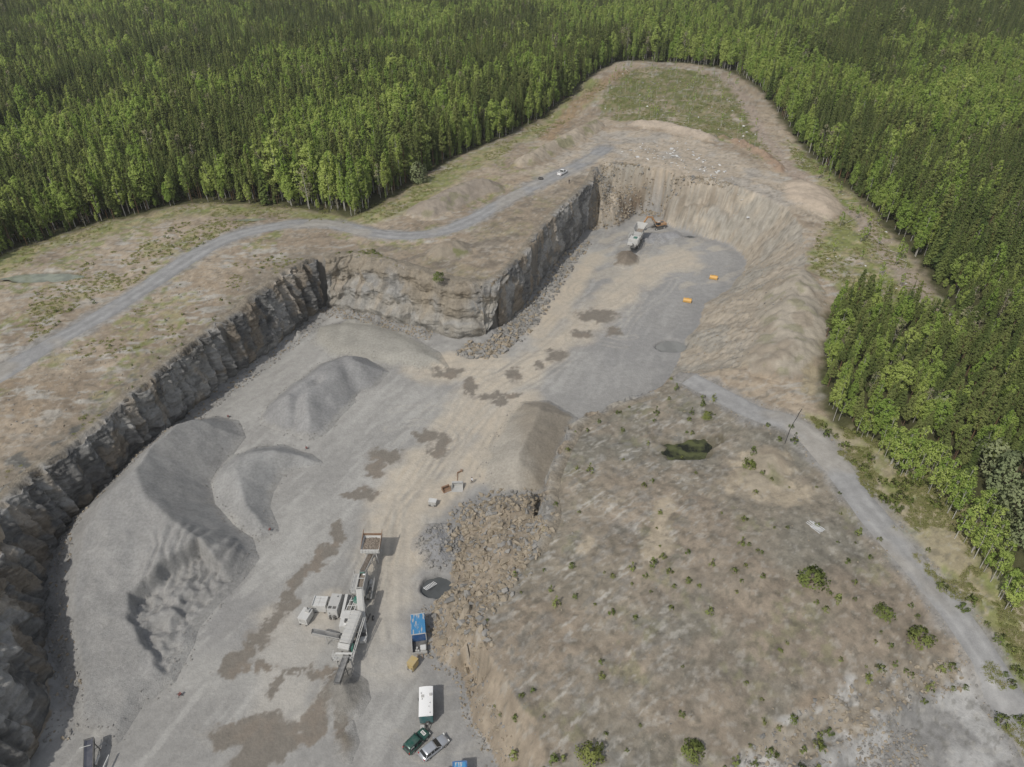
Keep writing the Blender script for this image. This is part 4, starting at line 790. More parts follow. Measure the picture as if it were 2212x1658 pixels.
WSH = PP([(0,850),(250,690),(500,560),(690,545),(560,620),(330,800),(100,980),(0,1060)], 14.5); add(in_poly(500, WSH, 39), .08, .4, 3, (1, 1, 0), 'scree', 40)
ESL = np.vstack([et, er[::-1]]); add(in_poly(500, ESL, 41), .12, .45, 2.2, (1, 0), 'scree', 42)
BIGS = [(2172,1985,1.7,1.3,5,'grey brown'),(2150,1965,1.3,1.0,6,'grey brown'),(2178,2015,1.4,1.1,2,'dark grey'),(2026,2135,1.9,.7,5,'pale tan'),(1972,2095,1.6,1.6,6,'tan'),(2075,2055,2.6,1.1,7,'tan'),(1781,2380,1.9,1.2,0,'grey'),(1830,2470,1.2,1.2,1,'grey'),(1866,2160,1.2,.8,8,'tan'),(2062,2170,.9,.9,2,'grey'),(2060,1970,.9,.8,9,'tan'),(1955,2145,1.4,1.2,5,'tan'),(2003,2230,1.6,.9,6,'tan'),(1915,2150,1.0,.9,3,'grey'),(1990,2270,1.3,1.1,8,'tan'),(1760,2545,1.7,1.2,7,'tan'),(1840,2440,1.6,3.6,9,'tan')]
sa = np.array([(a[0], a[1], a[2]) for a in ST]); sz_ = np.array([surf(x, y) for x, y in sa[:, :2]]); vis, dep = seen(sa[:, 0], sa[:, 1], sz_, 40)
app = np.where(vis, sa[:, 2]/dep, 0); rs = np.random.default_rng(77)
zone = np.array([a[4] for a in ST]); shp = np.array([a[3] for a in ST]); ind = np.zeros(len(ST), bool)
q = np.where((zone == 'foot') | (zone == 'slope') | (zone == 'heap'))[0]; ind[q[np.argsort(-app[q])][:283]] = True; q = np.where(zone == 'pale')[0]; ind[q] = True
ZL = {'foot': ('boulder', 'blasted boulder in the rock belt at the foot of the promontory cliff', 'boulder', 'boulders at the foot of the promontory cliff'), 'slope': ('boulder', 'broken rock block on the collapsed slope below the eastern plateau', 'boulder', 'rock blocks on the collapsed slope'), 'heap': ('boulder', 'grey stone block lying on the low heap beside the flooded hole', 'boulder', 'stone blocks on the heap by the flooded hole'), 'pale': ('pale_rock', 'flat pale rock lying on the drilled bench above the far wall', 'rock', 'pale slabs on the bench above the far wall')}
for i in np.where(ind)[0]:
    nm, lb, ct, gp_ = ZL[zone[i]]; c = ['grey ', 'tan ', ''][shp[i]//5] if zone[i] in ('foot', 'slope') else ''
    o = link(nm, STN[shp[i]]); s = sa[i, 2]; o.location = (sa[i, 0], sa[i, 1], sz_[i]+s*.18); o.rotation_euler = tuple(rs.uniform(-.5, .5, 2))+(rs.uniform(0, 6.28),); o.scale = (s, s*rs.uniform(.7, 1), s*rs.uniform(.7, 1.1)*(.5 if zone[i] == 'pale' else 1)); tag(o, c+lb, ct, c+gp_)
for us, vs, a, b, sh, cn in BIGS:
    a, b = a*.8, b*.8; x, y, _ = S(us, vs, 4 if us > 1850 else 1); 
    for _ in range(6): z = surf(x, y); x, y, _q = S(us, vs, z)
    o = link('boulder', STN[sh]); o.location = (x, y, z+.25*min(a, b)); o.rotation_euler = (rs.uniform(-.3, .3), rs.uniform(-.3, .3), .5 if a > b else -.25); o.scale = (a, b, .75*min(a, b)+.3*max(a, b)*.4)
    tag(o, 'large %s rock block lying on the collapsed slope' % cn if b < 3 else 'huge tan rock slab leaning on the collapsed slope above the blue container', 'boulder', 'largest rock blocks of the collapsed slope')
r_ = ~ind & vis; n_ = r_.sum()
scatter('rubble', 'loose broken stones strewn below the cliffs, along the roads and over the slopes', 'rubble', np.stack([sa[:, 0], sa[:, 1], sz_+sa[:, 2]*.12], 1)[r_], shp[r_], rs.uniform(-.6, 6.28, (n_, 3))*np.array((.15, .15, 1)), np.repeat(sa[r_, 2:3], 3, 1)*rs.uniform(.7, 1.15, (n_, 3)), ngs)
# ------------------------------------------------------------------ shrubs, saplings and young trees
def plants(name, kind, pts, lo, hi, label, cat, group, seed):
    r = np.random.default_rng(seed)
    for x, y in pts:
        z = surf(x, y); v, _ = seen(np.array([x]), np.array([y]), np.array([z]), 10)
        if v[0]: tree_thing(name, kind, int(r.integers(9)), x, y, z-.05, r.uniform(0, 6.28), r.uniform(lo, hi), label, cat, group)
def thin(pts, sd, wl, th): return pts[fbm(pts[:, 0], pts[:, 1], wl, 3, sd) > th]
plants('shrub', 'shrub', in_poly(120, EAST, 51), .3, .8, 'small green shrub on the bare eastern plateau', 'shrub', 'shrubs on the eastern plateau', 52)
plants('shrub', 'shrub', thin(in_poly(140, GSTRIP, 53), 54, 9, -.25), .5, 1.4, 'leafy green shrub on the grassy strip beside the eastern road', 'shrub', 'shrubs beside the eastern road', 55)
plants('shrub', 'shrub', thin(in_poly(90, WSH, 56), 57, 12, .0), .3, .6, 'low green shrub on the rock shelf above the west cliff', 'shrub', 'shrubs above the west cliff', 58)
plants('shrub', 'shrub', thin(in_poly(36, BENCH, 59), 60, 8, -.2), .5, 1.1, 'yellow green shrub among pale rocks above the lower yard', 'shrub', 'shrubs among the pale rocks', 61)
WB = PP([(60,640),(200,560),(400,480),(560,480),(480,510),(330,590),(180,680),(60,740)], 15); plants('shrub', 'shrub', thin(in_poly(80, WB, 62), 63, 12, -.05), .3, .7, 'low green shrub between the western gravel road and the forest', 'shrub', 'shrubs between road and forest', 64)
PR = PP([(720,545),(800,535),(900,590),(890,605),(820,580)], 16); plants('shrub', 'shrub', in_poly(30, PR, 65), .4, .8, 'dense green shrub on the brow of the promontory', 'shrub', 'shrubs on the promontory', 66)
for us, vs, s, zz, lb in ((1738,1108,2.4,16,'tall dark green bush standing alone on the promontory'),(3210,2310,3.2,11,'wide round bush standing alone on the bare eastern plateau'),(2340,3000,2.6,8.5,'broad green bush at the foot of the eastern plateau'),(2740,2985,2.4,8.5,'tall green bush by the cut edge of the eastern plateau'),(3640,2540,2.8,9.5,'dense green bush beside the bend of the eastern road'),(2800,1655,1.8,9.5,'bushy green shrub between green pond and pit edge'),(2965,1850,2.0,10,'upright green bush south east of the green pond'),(3500,2440,2.2,10,'bright green bush on the roadside verge of the eastern plateau')):
    x, y, _ = S(us, vs, zz)
    for _ in range(4): z = surf(x, y); x, y, _q = S(us, vs, z)
    tree_thing('bush', 'bush', int(us) % 3, x, y, z-.1, us, s*.32, lb, 'bush', None, s*.40)
plants('birch_sapling', 'pole', in_poly(75, GFAR, 67), .6, 1.05, 'thin white birch sapling in the felled clearing', 'sapling', 'birch saplings in the felled clearing', 68)
plants('birch_sapling', 'sapling', in_poly(30, GRIGHT, 69), .7, 1.3, 'thin birch sapling on the green strip beside the stony track', 'sapling', 'birch saplings beside the stony track', 70)
EDG = PP([(1800,905),(1870,945),(1950,970),(2030,1030),(2110,1120),(2180,1230),(2212,1330),(2150,1250),(2080,1180),(1990,1080),(1900,1000)], 11.5); plants('birch_sapling', 'sapling', in_poly(130, EDG, 71), .8, 1.7, 'young birch in the thicket below the young stand', 'sapling', 'young birches of the thicket', 72)
plants('pine_sapling', 'youngpine', np.vstack([in_poly(26, EAST, 73), in_poly(12, BENCH, 74)]), .5, 1.0, 'knee high young pine on bare ground of the eastern plateau', 'sapling', 'young pines on the eastern plateau', 75)
for us, vs, s in ((3900,1900,1.0),(3960,1985,1.15),(4010,2080,1.1),(4040,2160,1.0),(3700,1680,.8),(1660,730,.9)):
    x, y, _ = S(us, vs, 12 if us > 2000 else 15); z = surf(x, y); tree_thing('willow_tree', 'willow', int(vs) % 2, x, y, z-.2, vs, s, 'pale grey green rounded willow ' + ('at the edge of the young stand' if us > 2000 else 'at the western forest edge'), 'tree', 'willows ' + ('of the young stand' if us > 2000 else 'of the forest edge'))
# grass tufts
M['grass'] = m_leaf('grass_blades', (.30, .33, .11), (.44, .41, .22), .45)
gcol = bpy.data.collections.new('grass_shapes')
for i in range(3):
    r = np.random.default_rng(4000+i); n = 40; C = np.stack([r.normal(0, .3, n), r.normal(0, .3, n), r.uniform(.08, .3, n)], 1); C[:, 2] *= .6; u = rvec(r, n)*.07; w = np.stack([r.normal(0, .09, n), r.normal(0, .09, n), np.full(n, .09)], 1); w = np.where((np.cross(u, w)[:, 2] < 0)[:, None], -w, w); V, F = quads(C, u, w)
    gcol.objects.link(bpy.data.objects.new('grass_shape_%d' % i, np_mesh('grass', V, F, M['grass'], nrm=np.tile((0, 0, 1.0), (len(V), 1)))))
ngg = scatter_nodes('grass_scatter', gcol)
gp_ = np.vstack([thin(in_poly(2600, GFAR, 81), 80, 6, -.1), thin(in_poly(2200, GRIGHT, 82), 79, 6, -.1), thin(in_poly(4500, GSTRIP, 83), 84, 7, -.2), thin(along(2600, GEDGE, -7, 6, 85), 86, 8, .0), thin(in_poly(1200, WB, 87), 88, 11, .1), in_poly(200, PR, 91), thin(in_poly(1000, WSH, 94), 95, 11, .2)])
gzv = gsurf(gp_[:, 0], gp_[:, 1]); v, _ = seen(gp_[:, 0], gp_[:, 1], gzv, 20); gp_, gzv = gp_[v], gzv[v]; n_ = len(gp_)
scatter('grass', 'short green and straw coloured grass tufts on the clearings and verges', 'grass', np.c_[gp_, gzv], rs.integers(0, 3, n_), rs.uniform(0, 6.28, (n_, 3))*np.array((0, 0, 1)), np.repeat(rs.uniform(.4, .9, (n_, 1)), 3, 1), ngg)
# ------------------------------------------------------------------ machines, vehicles and site things
class MB:
    def __init__(s): s.v = []; s.f = []
    def poly(s, pts): o = len(s.v); s.v += [tuple(p) for p in pts]; s.f.append(tuple(range(o, o+len(pts)))); return s
    def hexa(s, p):                           # eight corners, bottom four then top four
        o = len(s.v); s.v += [tuple(q) for q in p]
        for f in ((3, 2, 1, 0), (4, 5, 6, 7), (0, 1, 5, 4), (1, 2, 6, 5), (2, 3, 7, 6), (3, 0, 4, 7)): s.f.append(tuple(o+k for k in f))
        return s
    def box(s, x0, x1, y0, y1, z0, z1, tx=0, ty=0):   # tx, ty: taper of the top
        return s.hexa([(x0, y0, z0), (x1, y0, z0), (x1, y1, z0), (x0, y1, z0), (x0+tx, y0+ty, z1), (x1-tx, y0+ty, z1), (x1-tx, y1-ty, z1), (x0+tx, y1-ty, z1)])
    def beam(s, a, b, w, h=None):
        a, b = Vector(a), Vector(b); h = h or w; d = (b-a).normalized(); up = Vector((0, 0, 1)) if abs(d.z) < .95 else Vector((1, 0, 0)); r = d.cross(up).normalized()*w/2; u = r.cross(d).normalized()*h/2
        return s.hexa([a-r-u, a+r-u, b+r-u, b-r-u, a-r+u, a+r+u, b+r+u, b-r+u])
    def cyl(s, a, b, r, n=12, r2=None):
        a, b = Vector(a), Vector(b); d = (b-a).normalized(); up = Vector((0, 0, 1)) if abs(d.z) < .95 else Vector((1, 0, 0)); p = d.cross(up).normalized(); q = p.cross(d); o = len(s.v); r2 = r if r2 is None else r2
        for c, rr in ((a, r), (b, r2)):
            for k in range(n): t = 2*math.pi*k/n; s.v.append(tuple(c+p*rr*math.cos(t)+q*rr*math.sin(t)))
        for k in range(n): s.f.append((o+k, o+(k+1) % n, o+n+(k+1) % n, o+n+k))
        s.f.append(tuple(o+k for k in range(n))[::-1]); s.f.append(tuple(o+n+k for k in range(n))); return s
    def loft(s, rings, close=True):
        o = len(s.v); n = len(rings[0])
        for r in rings: s.v += [tuple(p) for p in r]
        for i in range(len(rings)-1):
            for k in range(n): s.f.append((o+i*n+k, o+i*n+(k+1) % n, o+(i+1)*n+(k+1) % n, o+(i+1)*n+k))
        if close: s.f.append(tuple(o+k for k in range(n))[::-1]); s.f.append(tuple(o+(len(rings)-1)*n+k for k in range(n)))
        return s
    def build(s, name, mat, parent=None, bevel=0.0, sm=False):
        me = bpy.data.meshes.new(name); me.from_pydata(s.v, [], s.f); me.materials.append(M[mat]); bm = bmesh.new(); bm.from_mesh(me); bmesh.ops.recalc_face_normals(bm, faces=bm.faces)
        if bevel: bmesh.ops.bevel(bm, geom=bm.edges[:], offset=bevel, segments=2, affect='EDGES', clamp_overlap=True)
        bm.to_mesh(me); bm.free()
        if sm: me.polygons.foreach_set('use_smooth', np.ones(len(me.polygons), bool)); me.update()
        return link(name, me, parent)
M['dusty'] = m_paint('dusty_steel', (.40, .40, .39), .7, 0, .5, (.52, .51, .48)); M['white'] = m_paint('white_paint', (.60, .60, .58), .6, 0, .3, (.46, .45, .43)); M['dark'] = m_paint('dark_steel', (.06, .06, .06), .6, 0, .35, (.25, .24, .22))
M['belt'] = m_paint('rubber_belt', (.13, .13, .13), .8, 0, .55, (.36, .35, .33)); M['belt_dark'] = m_paint('dark_belt', (.05, .055, .075), .6, 0, .2, (.15, .15, .17)); M['green'] = m_paint('green_paint', (.03, .16, .12), .5, 0, .2, (.35, .34, .32))
M['roofwhite'] = m_paint('white_roof', (.83, .83, .82), .4, 0, 0, (.7, .69, .66)); M['teal'] = m_paint('teal_panel', (.035, .13, .135), .5, 0, .15, (.3, .3, .3)); M['tyre'] = m_paint('tyre_rubber', (.035, .035, .035), .85, 0, .25, (.22, .21, .2)); M['rim'] = m_paint('alloy_rim', (.6, .6, .6), .3, .8, .1)
M['cargreen'] = m_paint('dark_green_car_paint', (.012, .085, .062), .25, .1, .08, (.2, .2, .19), .6); M['silver'] = m_paint('silver_car_paint', (.50, .52, .55), .3, .45, .06, (.4, .4, .4), .6); M['carwhite'] = m_paint('white_car_paint', (.80, .80, .80), .3, 0, .05); M['glass'] = m_paint('car_glass', (.018, .022, .026), .08, 0, 0, spec=.8)
M['plastic'] = m_paint('black_plastic', (.045, .045, .045), .6, 0, .15, (.2, .2, .2)); M['lamp'] = m_paint('clear_lamp', (.75, .75, .72), .15, 0, 0); M['redlamp'] = m_paint('red_lamp', (.45, .02, .015), .25, 0, 0); M['plate'] = m_paint('white_sign', (.80, .80, .76), .5, 0, 0); M['ink'] = m_paint('black_print', (.03, .03, .03), .6, 0, 0)
M['orange'] = m_paint('orange_machine_paint', (.50, .23, .06), .6, 0, .45, (.40, .34, .27)); M['yellow'] = m_paint('yellow_tank_paint', (.66, .37, .08), .5, 0, .1, (.5, .4, .25)); M['ochre'] = m_paint('ochre_box_paint', (.46, .34, .13), .6, 0, .25, (.42, .38, .30)); M['rust'] = m_paint('rusty_steel', (.22, .12, .07), .85, 0, .4, (.34, .27, .2)); M['red'] = m_paint('red_paint', (.22, .04, .03), .6, 0, .3, (.35, .3, .28))
M['skin'] = m_paint('skin', (.45, .28, .20), .6); M['cloth_white'] = m_paint('white_shirt', (.72, .73, .75), .9); M['cloth_dark'] = m_paint('dark_cloth', (.045, .04, .042), .9); M['hair'] = m_paint('dark_hair', (.05, .035, .025), .8); M['board'] = m_paint('pale_board', (.62, .63, .63), .8, 0, .3, (.42, .42, .42), scale=3); M['rock_fill'] = m_rock('rock_fill', (.20, .165, .13), (.30, .26, .22), 3, .5)
def blue_mat():
    m, nt, b = mat_new('worn_blue_paint'); b.inputs['Roughness'].default_value = .6; tc = nt.nodes.new('ShaderNodeTexCoord'); mp = nt.nodes.new('ShaderNodeMapping'); mp.inputs['Scale'].default_value = (1.6, .35, .8); n = nt.nodes.new('ShaderNodeTexNoise'); n.inputs['Scale'].default_value = 2.2; n.inputs['Detail'].default_value = 7
    r = nt.nodes.new('ShaderNodeMapRange'); r.inputs[1].default_value = .52; r.inputs[2].default_value = .60; mx = nt.nodes.new('ShaderNodeMix'); mx.data_type = 'RGBA'; mx.inputs[6].default_value = (.07, .27, .50, 1); mx.inputs[7].default_value = (.52, .50, .46, 1)
    nt.links.new(tc.outputs['Object'], mp.inputs[0]); nt.links.new(mp.outputs[0], n.inputs['Vector']); nt.links.new(n.outputs[0], r.inputs[0]); nt.links.new(r.outputs[0], mx.inputs[0]); nt.links.new(mx.outputs[2], b.inputs['Base Color']); return m
M['blue'] = blue_mat(); M['bluedeep'] = m_paint('deep_blue_paint', (.035, .14, .36), .5, 0, .12, (.3, .33, .38))
def spot(us, vs, z=0.0):                       # ground point seen at a pixel
    x, y, _ = S(us, vs, z)
    for _ in range(5): z = surf(x, y); x, y, _q = S(us, vs, z)
    return x, y, z
def frame2(a, b):                              # heading from two places
    return math.atan2(b[1]-a[1], b[0]-a[0])
def rails(mb, pts, h=1.0, posts=True):
    for a, b in zip(pts[:-1], pts[1:]):
        a, b = Vector(a), Vector(b)
        for k in (.5, 1.0): mb.beam(a+Vector((0, 0, h*k)), b+Vector((0, 0, h*k)), .05)
        n = max(1, int((b-a).length/1.0))
        for i in range(n+1): p = a.lerp(b, i/n); mb.beam(p, p+Vector((0, 0, h)), .05)
def conveyor(par, a, b, w, frame='dusty', belt='belt', legs=True, lattice=True, zg=0.0, cover=None, depth=.35):
    a, b = Vector(a), Vector(b); d = (b-a).normalized(); r = Vector((d.y, -d.x, 0)).normalized(); u = r.cross(d).normalized(); L = (b-a).length
    if u.z < 0: u = -u
    m = MB()
    for sgn in (-1, 1):
        m.beam(a+r*sgn*w*.56, b+r*sgn*w*.56, .09, .20)
        if lattice:
            m.beam(a+r*sgn*w*.56-u*depth*1.4, b+r*sgn*w*.56-u*depth*1.4, .07, .09); n = max(3, int(L/1.1))
            for i in range(n): m.beam(a+d*(L*i/n)+r*sgn*w*.56-u*depth*1.4*(i % 2), a+d*(L*(i+1)/n)+r*sgn*w*.56-u*depth*1.4*((i+1) % 2), .05)
    m.build('frame', frame, par)
    q = MB(); n = 6
    for i in range(n): p0 = a+d*(L*i/n); p1 = a+d*(L*(i+1)/n)
    q.loft([[p-r*w*.5+u*.10, p-r*w*.22-u*.02, p+r*w*.22-u*.02, p+r*w*.5+u*.10, p+r*w*.5+u*.06, p+r*w*.22-u*.07, p-r*w*.22-u*.07, p-r*w*.5+u*.06] for p in (a, b)]); q.build('belt', belt, par)
    for p in (a, b): MB().cyl(p-r*w*.5-u*.12, p+r*w*.5-u*.12, .17, 10).build('drum', 'dark', par)
    q = MB(); n = max(4, int(L/.9))
    for i in range(n): p = a+d*(L*(i+.5)/n)-u*.16; q.cyl(p-r*w*.5, p+r*w*.5, .06, 6)
    o = q.build('idler_rollers', 'dark', par)
    if cover:
        q = MB(); c0, c1 = a+d*L*cover[0], a+d*L*cover[1]; q.loft([[p-r*w*.62+u*.02, p-r*w*.62+u*.14, p-r*w*.35+u*.30, p+r*w*.35+u*.30, p+r*w*.62+u*.14, p+r*w*.62+u*.02] for p in (c0, c1)]); q.build('cover', cover[2], par)
    if legs:
        for k in (.15, .85) if legs is True else legs:
            p = a+d*L*k
            if p.z-zg > .5:
                for sgn in (-1, 1): MB().beam(p+r*sgn*w*.56, (p.x+r.x*sgn*w*.75, p.y+r.y*sgn*w*.75, zg), .11).build('leg', frame, par)
def fill_stones(par, name, n, bx, sd, size=.16):
    r = np.random.default_rng(sd); m = MB(); x0, x1, y0, y1, zf = bx
    for _ in range(n):
        x, y = r.uniform(x0, x1), r.uniform(y0, y1); z = zf(x, y); s = size*r.uniform(.5, 1.5); p = rvec(r, 6)*s
        c = Vector((x, y, z)); q = [c+Vector(v) for v in ((-s, 0, -s*.3), (0, -s*.8, 0), (s*.9, 0, .1*s), (0, s, -.1*s), (.1*s, 0, s*.7))]
        o = len(m.v); m.v += [tuple(v) for v in q]; m.f += [(o, o+1, o+4), (o+1, o+2, o+4), (o+2, o+3, o+4), (o+3, o, o+4)]
    o = m.build(name, 'rock_fill', par); o['kind'] = 'stuff'; return o
# --- near crushing plant: feed hopper, feed belt and crusher
def crushing_plant():
    hz = 4.3; h0 = S(1470, 2150, hz); bx, by = h0[0], h0[1]; g = gs(bx, by); e = empty('crushing_plant', (bx, by, g)); tag(e, 'dusty crushing plant fed by a wide hopper full of brown rock', 'crusher')
    w, l = 1.75, 1.7; m = MB()
    c0 = [(-.9, -1.3, 2.6), (.9, -1.3, 2.6), (.9, 1.3, 2.6), (-.9, 1.3, 2.6)]; c1 = [(-w, -l, hz), (w, -l, hz), (w, l+.1, hz), (-w, l+.1, hz)]
    for k in range(4):
        a, b, c, d = c0[k], c0[(k+1) % 4], c1[(k+1) % 4], c1[k]; m.hexa([a, b, c, d]+[tuple(np.array(q)*np.array((1.04, 1.04, 1))+np.array((0, 0, .02))) for q in (a, b, c, d)])
    hop = m.build('hopper', 'white', e)
    m = MB(); m.box(-w-.05, w+.05, -l-.16, -l-.04, hz-.9, hz+.06); 
    for k in range(6): m.box(-w+.2+k*.62, -w+.28+k*.62, -l-.24, -l-.15, hz-.85, hz)
    m.build('front_plate', 'white', hop)
    for sx in (-1, 1): MB().hexa([(sx*w, l-.2, hz), (sx*(w+.08), l-.2, hz), (sx*(w+.08), l+.9, hz+.75), (sx*w, l+.9, hz+.75), (sx*w, -l, hz+.02), (sx*(w+.08), -l, hz+.02), (sx*(w+.12), l+.9, hz+.85), (sx*w, l+.9, hz+.85)]).build('wing_plate', 'rust', hop)
    MB().box(-w, w, l+.12, l+.22, hz-.6, hz+.55).build('rear_plate', 'rust', hop)
    zf = lambda x, y: hz-.25-.10*(x*x)-.05*y*y
    m = MB(); N = 14; P_ = [[(-w+2*w*i/N, -l+(2*l)*j/N, zf(-w+2*w*i/N, -l+2*l*j/N)-.08) for i in range(N+1)] for j in range(N+1)]
    for j in range(N):
        for i in range(N): m.poly([P_[j][i], P_[j][i+1], P_[j+1][i+1], P_[j+1][i]])
    m.build('rock_load', 'rock_fill', e); fill_stones(e, 'load_stones', 420, (-w+.1, w-.1, -l+.1, l-.1, zf), 5)
    for sx in (-1, 1):
        for sy in (-1, 1): MB().beam((sx*.9, sy*1.2, 2.6), (sx*1.3, sy*1.5, 0), .18).build('leg', 'dusty', e)
    # feed belt towards the crusher
    def loc(us, vs, z): p = S(us, vs, z+g); return (p[0]-bx, p[1]-by, z)
    A = loc(1472, 2190, 2.3); B = loc(1436, 2262, 3.9); conveyor(e, A, B, 1.0, 'dusty', 'rock_fill', legs=(.3, .9), zg=0)
    ob = fill_stones(e, 'belt_stones', 120, (0, 1, -.3, .3, lambda x, y: 0), 6, .1); d = Vector(B)-Vector(A); me = ob.data; r = Vector((d.y, -d.x, 0)).normalized()
    for v in me.vertices: t, k, z = v.co; q = Vector(A)+d*min(max((t-.5)*.9+.5, 0), 1)+r*k; v.co = (q.x, q.y, q.z+z*1.0+.12)
    # crusher body with inlet box, walkway and motors
    C = loc(1432, 2300, 3.4); cx, cy = C[0], C[1]; m = MB(); m.box(cx-.75, cx+.75, cy-1.9, cy+2.1, 1.0, 2.7); m.build('crusher_body', 'dusty', e, .05)
    box = MB(); 
    for q in ((cx-.62, cx-.52, cy-1.7, cy+2.0), (cx+.52, cx+.62, cy-1.7, cy+2.0), (cx-.62, cx+.62, cy-1.8, cy-1.7), (cx-.62, cx+.62, cy+2.0, cy+2.1)): box.box(*q, 2.6, 3.7)
    ib = box.build('inlet_box', 'dusty', e); MB().box(cx-.52, cx+.52, cy-1.7, cy+2.0, 2.9, 3.25).build('rock_fill_bed', 'rock_fill', ib); fill_stones(e, 'inlet_stones', 160, (cx-.5, cx+.5, cy-1.6, cy+1.2, lambda x, y: 3.3), 8, .12)
    MB().box(cx-.55, cx+.35, cy+1.35, cy+1.95, 3.68, 3.78).build('green_hatch', 'green', ib); MB().box(cx+.1, cx+.55, cy+.95, cy+1.2, 3.70, 3.80).build('bright_plate', 'roofwhite', ib); MB().beam((cx-.65, cy+.2, 3.75), (cx+.65, cy+.2, 3.75), .1).build('cross_bar', 'white', ib)
    w_ = MB(); w_.box(cx-1.75, cx-.8, cy-2.2, cy+2.2, 2.55, 2.62); wk = w_.build('walkway', 'dusty', e); w_ = MB(); rails(w_, [(cx-.8, cy+2.2, 2.6), (cx-1.75, cy+2.2, 2.6), (cx-1.75, cy-2.2, 2.6), (cx-.8, cy-2.2, 2.6)]); w_.build('railing', 'dusty', wk)
    for k in (-2.0, 0, 2.0): MB().beam((cx-1.7, cy+k, 2.55), (cx-1.0, cy+k, 0), .1).build('leg', 'dusty', e)
    for k in (-1.6, 1.8):
        for sx in (-.6, .6): MB().beam((cx+sx, cy+k, 1.0), (cx+sx, cy+k, 0), .2).build('leg', 'dark', e)
    for (ox, oy, z0_, s_) in ((1.25, 1.2, 1.3, .5), (1.4, -.6, 1.2, .6), (1.3, -1.8, 1.0, .45)): MB().cyl((cx+ox, cy+oy-s_, z0_), (cx+ox, cy+oy+s_, z0_), .35, 10).build('motor', 'dark' if oy < 0 else 'dusty', e)
    MB().box(cx+.8, cx+1.9, cy-2.2, cy+1.8, .9, 1.02).build('side_platform', 'dusty', e); w_ = MB(); rails(w_, [(cx+1.9, cy+1.8, 1.0), (cx+1.9, cy-2.2, 1.0)]); w_.build('railing', 'dusty', e)
    m = MB(); 
    for sx in (-.55, .55): m.beam((cx+sx, cy+2.6, .9), (cx+sx-.9, cy-8.5, .9), .16, .3)
    m.build('chassis', 'dark', e)
    for k in (-5.5, -6.8):
        for sx in (-1, 1): t = MB().cyl((cx-.55+sx*.95, cy+k, .5), (cx-.55+sx*1.2, cy+k, .5), .5, 16).build('wheel', 'tyre', e); MB().cyl((cx-.55+sx*1.19, cy+k, .5), (cx-.55+sx*1.22, cy+k, .5), .25, 12).build('rim', 'dusty', t)
    MB().cyl((cx-.2, cy-3.6, 1.0), (cx-.2, cy-3.6, 2.6), 1.0, 16, .75).build('crusher_cone', 'dusty', e); MB().cyl((cx-.2, cy-3.6, 2.6), (cx-.2, cy-3.6, 3.0), .85, 16, .6).build('cone_feed', 'green', e)
    MB().box(cx+.5, cx+1.4, cy-6.2, cy-4.4, 1.1, 2.4).build('engine_box', 'dusty', e, .05)
    fg = MB(); gx_, gy_ = loc(1396, 2396, 2.2)[:2]; 
    for k in (-.75, 0, .75): fg.beam((gx_+k-.35, gy_-1.9, 2.2), (gx_+k+.35, gy_+1.5, 2.2), .14)
    for k in (-1.3, -.2, .9): fg.beam((gx_-.9+k*.2, gy_+k, 2.2), (gx_+.9+k*.2, gy_+k, 2.2), .12)
    gr_ = fg.build('grid_frame', 'white', e)
    for k in (-1, 1): MB().beam((gx_+k*.8, gy_-1.2, 2.2), (gx_+k*.8, gy_-1.2, 0), .1).build('leg', 'dusty', e)
    MB().box(gx_-1.75, gx_-1.25, gy_-2.6, gy_+2.4, 1.9, 2.05).build('long_plate', 'white', e); MB().beam((gx_-1.5, gy_+1.8, 1.9), (gx_-1.5, gy_+1.8, 0), .12).build('leg', 'dusty', e); MB().beam((gx_-1.5, gy_-2.0, 1.9), (gx_-1.5, gy_-2.0, 0), .12).build('leg', 'dusty', e)
crushing_plant()
def long_conveyor():
    a = S(1424, 2334, 5.4); b = S(1440, 2520, 1.1); g = gs(b[0], b[1]); e = empty('belt_conveyor', (b[0], b[1], g)); tag(e, 'long pale covered belt conveyor rising over the crushing plant', 'conveyor')
    A = (a[0]-b[0], a[1]-b[1], 5.4-g); B = (0, 0, 1.1-g); conveyor(e, B, A, 1.0, 'white', 'belt', (.4, .7), True, cover=(.13, 1.0, 'dusty'))
    MB().box(-.55, .55, -.95, .1, .2, 1.0, -.1, -.05).build('tail_box', 'white', e); MB().box(-.45, .45, -.1, 1.1, .85, 1.25).build('inlet_chute', 'dark', e)
    for sx in (-1, 1): t = MB().cyl((sx*.8, 4.0, .45), (sx*1.05, 4.0, .45), .45, 14).build('wheel', 'tyre', e); MB().cyl((sx*1.04, 4.0, .45), (sx*1.07, 4.0, .45), .22, 10).build('rim', 'dusty', t)
long_conveyor()
